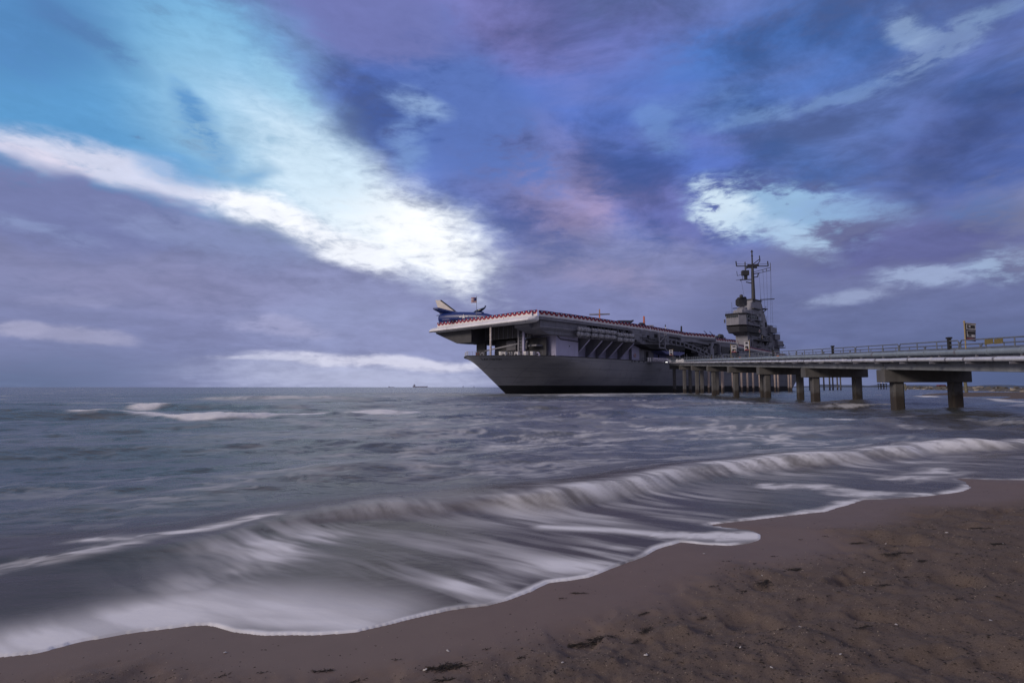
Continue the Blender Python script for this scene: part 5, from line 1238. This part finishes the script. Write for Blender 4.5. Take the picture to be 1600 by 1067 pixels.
# banners on yellow poles
def banner(x, y, h, cw, ch, flip, label, dark=False, cdz=0.0):
    p = PM @ Vector((x, y, zc(x)+.92)); o = empty('pole_banner', p, 0, label, 'banner', None)
    mb = MB(); mb.tube([(0, 0, 0), (0, 0, h)], .042, 8); mb.lathe([(.07, h), (.07, h+.05), (.02, h+.1)], 8); mb.build('pole', YPOLE, o)
    sx = -1 if flip else 1
    def sheet(u0, u1, v0, v1, off, mat, name, par):
        mb = MB(); n = 8; vs = []
        for yy in (off, off+.012):
            for j in range(2):
                for i in range(n+1):
                    u = u0+(u1-u0)*i/n; v = v0+(v1-v0)*j; vs.append((sx*(.06+u*cw), yy + .06*math.sin(u*5+v*2)*u, h-.08-cdz-v*ch - .06*u))
        k = 2*(n+1)
        mb.add(vs, [(i, i+1, n+2+i, n+1+i) for i in range(n)] + [(k+i, k+n+1+i, k+n+2+i, k+i+1) for i in range(n)], 0, True)
        for e in ((0, n+1), (n, 2*n+1)): mb.add([vs[e[0]], vs[e[1]], vs[k+e[1]], vs[k+e[0]]], [(0,1,2,3)])
        return mb.build(name, mat, par)
    c = sheet(0, 1, 0, 1, 0, NAVYD if dark else WHITEC, 'cloth', o)
    mb = MB(); mb.tube([(0, 0, h-.06-cdz), (sx*(cw+.1), 0, h-.12-cdz)], .025, 6); mb.build('arm', YPOLE, o)
    ink = DARK
    if dark: sheet(.06, .94, .03, .34, -.03, CANV, 'print', c); sheet(.16, .84, .07, .28, -.045, DARK, 'print', c); sheet(.30, .46, .12, .22, -.06, CANV, 'print', c); sheet(.04, .96, .84, .97, -.03, paint('faded_red_print', (.16, .03, .04), .8), 'print', c); sheet(.1, .9, .42, .78, -.03, CANV, 'print', c); sheet(.16, .84, .44, .62, -.045, DARK, 'print', c); sheet(.22, .48, .6, .75, -.045, GD, 'print', c)
    else:
        sheet(.25, .48, .10, .30, -.03, ink, 'print', c); sheet(.54, .78, .08, .28, -.03, ink, 'print', c); sheet(.44, .6, .17, .22, -.036, ink, 'print', c)
        sheet(.24, .84, .52, .72, -.03, ink, 'print', c); sheet(.18, .42, .62, .86, -.036, ink, 'print', c); sheet(.55, .75, .66, .82, -.04, paint('tan_print', (.5, .34, .2), .8), 'print', c)
        sheet(.06, .94, .87, .98, -.03, RED, 'print', c)
NAVYD = paint('dark_banner_cloth', (.05, .05, .075), .85, .5, 6)
banner(-10.6, .93, 2.35, .66, 1.15, False, 'dark printed banner with red foot on a yellow pole by the pier rail', True)
banner(39.5, .93, 3.15, .74, 1.42, True, 'tall white banner hanging left of its yellow pole against the island', cdz=.0)
banner(50.8, .93, 2.9, .92, 1.25, False, 'white banner right of its yellow pole below the gun bunting', cdz=.0)
banner(116.5, .93, 3.7, 1.0, 1.65, True, 'small white banner beside the ship at the pier head')
# signs on the rail
def sign(x, wd, hgt, mat, label, dz, group=None):
    p = PM @ Vector((x, .93, zc(x)+.92+dz)); mb = MB(); mb.box(-wd/2, wd/2, .045, .075, 0, hgt); o = mb.build('rail_sign', mat); o.location = p; o.rotation_euler.z = PA
    tag(o, label, 'sign', group)
for x in (-12.9, -13.75): sign(x, .72, .30, YEL, 'blank yellow sign plate on the rail beside the dark banner', .80, 'yellow plates on the rail')
for x, m, l in ((49.4, YEL, 'small yellow plate on the rail below the white banners'), (45.0, ORS, 'small orange plate on the rail between the two white banners'), (66.5, ORS, 'small orange plate on the rail in front of the arched girder'), (26.5, ORS, 'small orange plate on the rail past the stern')): sign(x, .9, .5, m, l, .15)
# ------------------------------------------------------------------ far things
def rock_mesh(seed):
    r = random.Random(seed); bm = bmesh.new(); bmesh.ops.create_icosphere(bm, subdivisions=1, radius=1)
    for v in bm.verts: v.co = Vector((v.co.x*1.15, v.co.y*.9, v.co.z*.75))*r.uniform(.75, 1.15)
    me = bpy.data.meshes.new('rock'); bm.to_mesh(me); bm.free(); return me
ROCKM = paint('breakwater_rock', (.11, .10, .09), .9, .5, .5); ROCKP = paint('pale_rock', (.30, .26, .21), .9, .3, .7)
bwk = empty('breakwater', (197, 219, 0), 0, 'long low breakwater of dark piled rocks beyond the sandbar', 'breakwater')
meshes = [rock_mesh(k) for k in range(6)]
for k, me in enumerate(meshes): me.materials.append(ROCKP if k == 5 else ROCKM)
rr_ = random.Random(9)
BW = [(30, -28), (0, 0), (205, 381)]
mb = MB()
for i in range(41):
    u = i/40*1.14-.14; x = 205*u; y = 381*u
    for dx, dz in ((-5.5, -1), (-2, 1.15), (2, 1.15), (5.5, -1)): mb.v.append((x+dx*.88+rr_.uniform(-.5, .5), y-dx*.47, dz+rr_.uniform(-.2, .3)))
for i in range(40):
    for j in range(3): mb.f.append([i*4+j, i*4+j+1, i*4+5+j, i*4+4+j]); mb.m.append(0); mb.sm.append(False)
mb.build('rubble_core', ROCKM, bwk)
for i in range(270):
    u = -.13 + 1.13*(i/270)**1.5; x = 205*u; y = 381*u; lat = rr_.uniform(-4.2, 3); sc_ = rr_.uniform(.75, 1.5)*(1+.9*max(u, 0))
    o = bpy.data.objects.new('rock', meshes[i % 6 if i % 3 else i % 5]); COL.objects.link(o); o.parent = bwk
    o.location = (x+lat*.88+rr_.uniform(-.8, .8), y-lat*.47, 1.3-.36*abs(lat)+rr_.uniform(-.2, .3)); o.rotation_euler = (rr_.uniform(-.5, .5), rr_.uniform(-.5, .5), rr_.uniform(0, 6)); o.scale = (sc_*1.3, sc_*1.1, sc_*.75)
# sandbar
nx, ny = 60, 16; near_e = [(160, 52), (110, 62), (67.6, 75), (77, 92.5), (82.6, 108), (90.7, 130)][2:]; 
NE = [(58, 62), (67.6, 75), (77, 92.5), (82.6, 108), (89, 127)]; FE = [(240, 120), (200, 160), (173, 188), (135, 168), (91, 130)]
def along(pts, u):
    k = u*(len(pts)-1); i = min(int(k), len(pts)-2); f = k-i; return pts[i][0]+(pts[i+1][0]-pts[i][0])*f, pts[i][1]+(pts[i+1][1]-pts[i][1])*f
Xs = np.zeros((nx, ny)); Ys = Xs.copy(); Zs = Xs.copy()
for i in range(nx):
    a, b_ = along(NE, i/(nx-1)), along(FE, i/(nx-1))
    for j in range(ny): v = j/(ny-1)*1.1-.05; Xs[i, j] = a[0]+(b_[0]-a[0])*v; Ys[i, j] = a[1]+(b_[1]-a[1])*v; Zs[i, j] = (.55*math.sin(math.pi*min(max(v, 0), 1))**.5 if 0 < v < 1 else -.5)*min(1, (1-i/(nx-1))*5+.1) - .12
Zs += .2*(fbm(Xs*.15, Ys*.15, 3, 301)-.5)
tag(grid_mesh('sandbar', Xs, Ys, Zs, {}, bpy.data.materials['sand']), kind='structure')
# low shore on the horizon
def far_strip(name, x0, x1, Y, hmax, seed, rgb, base=1.0):
    X_ = np.linspace(x0, x1, 160); hgt = base + hmax*fbm(X_/(abs(x1-x0)/26), X_*0, 4, seed)**2; mb = MB()
    for yy, hh_ in ((Y, -1), (Y+40, None), (Y+220, None), (Y+300, -1)):
        for k, x_ in enumerate(X_): mb.v.append((x_, yy, hh_ if hh_ is not None else float(hgt[k])))
    for r_ in range(3):
        for k in range(159): mb.f.append([r_*160+k, r_*160+k+1, (r_+1)*160+k+1, (r_+1)*160+k]); mb.m.append(0); mb.sm.append(False)
    mb.build(name, paint(name+'_scrub', rgb, .9, .3, .01), kind='structure')
far_strip('far_shore', 1500, 4400, 3300, 22, 401, (.075, .10, .15), 2)
hb = empty('shore_hut', (676.8, 900, 0), 0, 'tiny dark hut on the horizon behind the breakwater', 'hut')
mb = MB(); mb.box(-5, 5, -3, 3, -1, 3.4); mb.build('wall', GD, hb); mb = MB(); mb.slab([(-5.6, 3.4), (5.6, 3.4), (4.4, 5.4), (-4.4, 5.4)], 'y', -3.5, 3.5); mb.build('roof', paint('red_roof', (.12, .03, .03), .8), hb)
# channel marker: piled platform with red triangle on a lattice
mk = empty('channel_marker', (311.5, 480, 0), 0, 'red and white channel marker on a dark piled platform', 'marker')
for dx in (-2.4, 0, 2.4):
    for dy in (-1.5, 1.5): mb = MB(); mb.tube([(dx, dy, -2), (dx, dy, 4.6)], .28, 7); mb.build('leg', DARK, mk)
mb = MB(); mb.box(-3, 3, -2, 2, 4.2, 4.8); mb.build('platform', DARK, mk); mb = MB(); mb.box(-3, 3, -2, 2, 2.6, 3.1); mb.build('brace_frame', DARK, mk)
for a in (-1.3, 1.3):
    mb = MB(); mb.bar((a, -.9, 4.8), (0, 0, 11.5), .22, .22); mb.build('tower_leg', GL, mk)
mb = MB(); mb.bar((0, 1.2, 4.8), (0, 0, 11.5), .22, .22); mb.build('tower_leg', GL, mk)
mb = MB(); mb.slab([(-1.5, 6.4), (1.5, 6.4), (0, 9.6)], 'y', -1.1, -1.0); mb.build('red_triangle', RED, mk)
mb = MB(); mb.lathe([(.25, 11.5), (.25, 12.3), (.05, 12.5)], 8); mb.build('lantern', GL, mk)
# ships and sails on the horizon
FARM = paint('far_hull_grey', (.26, .26, .36), .8)
def cargo(X, Y, ln, label):
    o = empty('cargo_ship', (X, Y, 0), 0, label, 'ship'); k = ln/100
    mb = MB(); mb.slab([(-50*k, 9*k), (-48*k, -1), (47*k, -1), (50*k, 8*k), (45*k, 7*k), (-30*k, 6.5*k)], 'y', -8*k, 8*k); mb.build('hull', FARM, o)
    mb = MB(); mb.box(-44*k, -34*k, -7*k, 7*k, 6*k, 17*k); mb.box(-41*k, -38*k, -2*k, 2*k, 17*k, 22*k); mb.build('bridge_house', FARM, o)
cargo(-643.4, 4000, 105, 'long low cargo ship on the horizon'); cargo(-909.3, 4300, 45, 'small stubby cargo ship on the horizon')
for X, Y, h in ((-222.3, 2600, 10), (-179.2, 2700, 9)):
    o = empty('sailing_boat', (X, Y, 0), .4, 'tiny sailing boat far off between cargo ships and carrier bow', 'boat', 'sailing boats on the horizon')
    mb = MB(); mb.slab([(-4, .9), (-3.2, -.4), (3, -.4), (4.6, 1.1)], 'y', -1, 1); mb.build('hull', FARM, o)
    mb = MB(); mb.tube([(.3, 0, .8), (.3, 0, h)], .12, 6); mb.build('mast', FARM, o)
    mb = MB(); mb.slab([(.2, 1.6), (.2, h-.4), (-3.2, 1.7)], 'y', -.04, .04); mb.build('sail', FARM, o)
# ------------------------------------------------------------------ beach litter
WEED = paint('dry_seaweed', (.022, .016, .012), .85, .4, 20); SHELL = paint('bleached_shell', (.62, .58, .54), .6, .15, 20)
def tangle(seed, n, ln, w):
    r = random.Random(seed); mb = MB()
    for k in range(n):
        a = r.uniform(-.7, .7) + (math.pi if r.random() < .5 else 0); x = r.uniform(-.45, .45)*ln; y = r.uniform(-.12, .12)*ln; L_ = ln*r.uniform(.25, .6); pts = []
        for i in range(5):
            u = i/4; pts.append((x, y, .002 + .007*r.random())); a += r.uniform(-.9, .9); x += math.cos(a)*L_/4; y += math.sin(a)*L_/4
        mb.tube(pts, [w*.5, w, w*1.1, w*.8, w*.3], 5)
    return mb
tm = [tangle(20+k, n, ln, w).build('seaweed_clump', WEED) for k, (n, ln, w) in enumerate(((60, .26, .0028), (34, .18, .0024), (9, .12, .0022), (44, .42, .0026), (6, .06, .0025)))]
SEA_W = SEAWEED
used = [False]*5
WL = ['thick dark tangle of seaweed strands lying on the sand', 'loose dark tuft of seaweed lying on the sand', 'few short dark seaweed threads lying on the sand', 'long thin line of dark seaweed stretched over the sand', 'tiny pinch of dark seaweed lying on the sand']
zz, _, _ = sand_z(np.array([p[0] for p in SEA_W]), np.array([p[1] for p in SEA_W]))
for (x, y, k, rot, sc_), z in zip(SEA_W, zz):
    o = tm[k] if not used[k] else tm[k].copy()
    if used[k]: COL.objects.link(o)
    used[k] = True
    o.location = (x, y, float(z)+.002); o.rotation_euler = (0, 0, rot); o.scale = (sc_*.8, sc_*.55, sc_*.7); tag(o, WL[k], 'seaweed', ['thick seaweed tangles', 'loose seaweed tufts', 'short seaweed threads', 'seaweed lines', 'seaweed pinches'][k])
def shell_mesh():
    mb = MB(); n = 9; vs = [(0, -.012, .003)]
    for i in range(n+1): a = math.pi*(i/n); rr = .03*(1+.08*(i % 2)); vs.append((rr*math.cos(a), rr*math.sin(a)-.01, .002)); 
    for i in range(n+1): a = math.pi*(i/n); vs.append((.018*math.cos(a), .018*math.sin(a)-.008, .013))
    mb.add(vs, [(1+i, 2+i, n+3+i, n+2+i) for i in range(n)] + [(0, n+2+i, n+3+i) for i in range(n)] + [(0, 1, n+2), (0, 2*n+2, n+1)], 0, True); return mb.build('shell', SHELL)
sh = shell_mesh(); fs = True
zz, _, _ = sand_z(np.array([p[0] for p in SHELLS]), np.array([p[1] for p in SHELLS]))
for (x, y), z in zip(SHELLS, zz):
    o = sh if fs else sh.copy()
    if not fs: COL.objects.link(o)
    fs = False; o.location = (x, y, float(z)+.003); o.rotation_euler = (rr_.uniform(-.3, .3), rr_.uniform(-.3, .3), rr_.uniform(0, 6)); o.scale = (rr_.uniform(.3, .62),)*3
    tag(o, 'small bleached shell lying on the brown sand', 'shell', 'shells on the beach')
# grit, shell crumbs and specks of weed: far too many to count
def grit(name, n, seed, mat, smin, smax, flat):
    rs = np.random.RandomState(seed); X = []; Y = []
    r = 2.6*np.exp(rs.rand(n*4)*1.75); a = np.radians(rs.uniform(-48, 58, n*4)); x = r*np.sin(a); y = r*np.cos(a)
    z, wet, sd = sand_z(x, y); q, s = qs(x, y)
    keep = (sd > .12) & (rs.rand(n*4) < np.clip(.08+1.3*(1-wet), 0, 1)*np.clip(fbm(q*1.4, s*4.5, 4, seed)*3.2-1.0, .06, 1))
    x, y, z, r = (v[keep][:n] for v in (x, y, z, r)); k = len(x)
    b_ = np.array([[1, 0, 0], [-.5, .87, 0], [-.5, -.87, 0], [.1, .1, 1]]); sc_ = rs.uniform(smin, smax, k)*(.6+.4*np.minimum(r/4, 2)); an = rs.rand(k)*6.28
    el = rs.uniform(.5, 2.0, k) if flat < .5 else rs.uniform(.7, 1.4, k)
    V = np.zeros((k, 4, 3)); bx = b_[None, :, 0]*el[:, None]; by = b_[None, :, 1]
    V[:, :, 0] = x[:, None] + sc_[:, None]*(bx*np.cos(an)[:, None]-by*np.sin(an)[:, None]); V[:, :, 1] = y[:, None] + sc_[:, None]*(bx*np.sin(an)[:, None]+by*np.cos(an)[:, None])
    V[:, :, 2] = z[:, None] + b_[None, :, 2]*sc_[:, None]*flat - .001
    F = (np.array([[0, 1, 3], [1, 2, 3], [2, 0, 3]])[None] + 4*np.arange(k)[:, None, None]).reshape(-1, 3)
    me = bpy.data.meshes.new(name); me.from_pydata(V.reshape(-1, 3).tolist(), [], F.tolist()); me.materials.append(mat)
    o = bpy.data.objects.new(name, me); COL.objects.link(o); return o
tag(grit('shell_grit', 11000, 5, paint('shell_crumb', (.30, .24, .19), .8, .6, 60), .002, .006, .7), 'pale shell grit and crumbs strewn over the dry sand', 'shell grit', kind='stuff')
tag(grit('weed_specks', 13000, 8, WEED, .003, .012, .3), 'dark specks of weed and bark strewn over the sand', 'debris', kind='stuff')
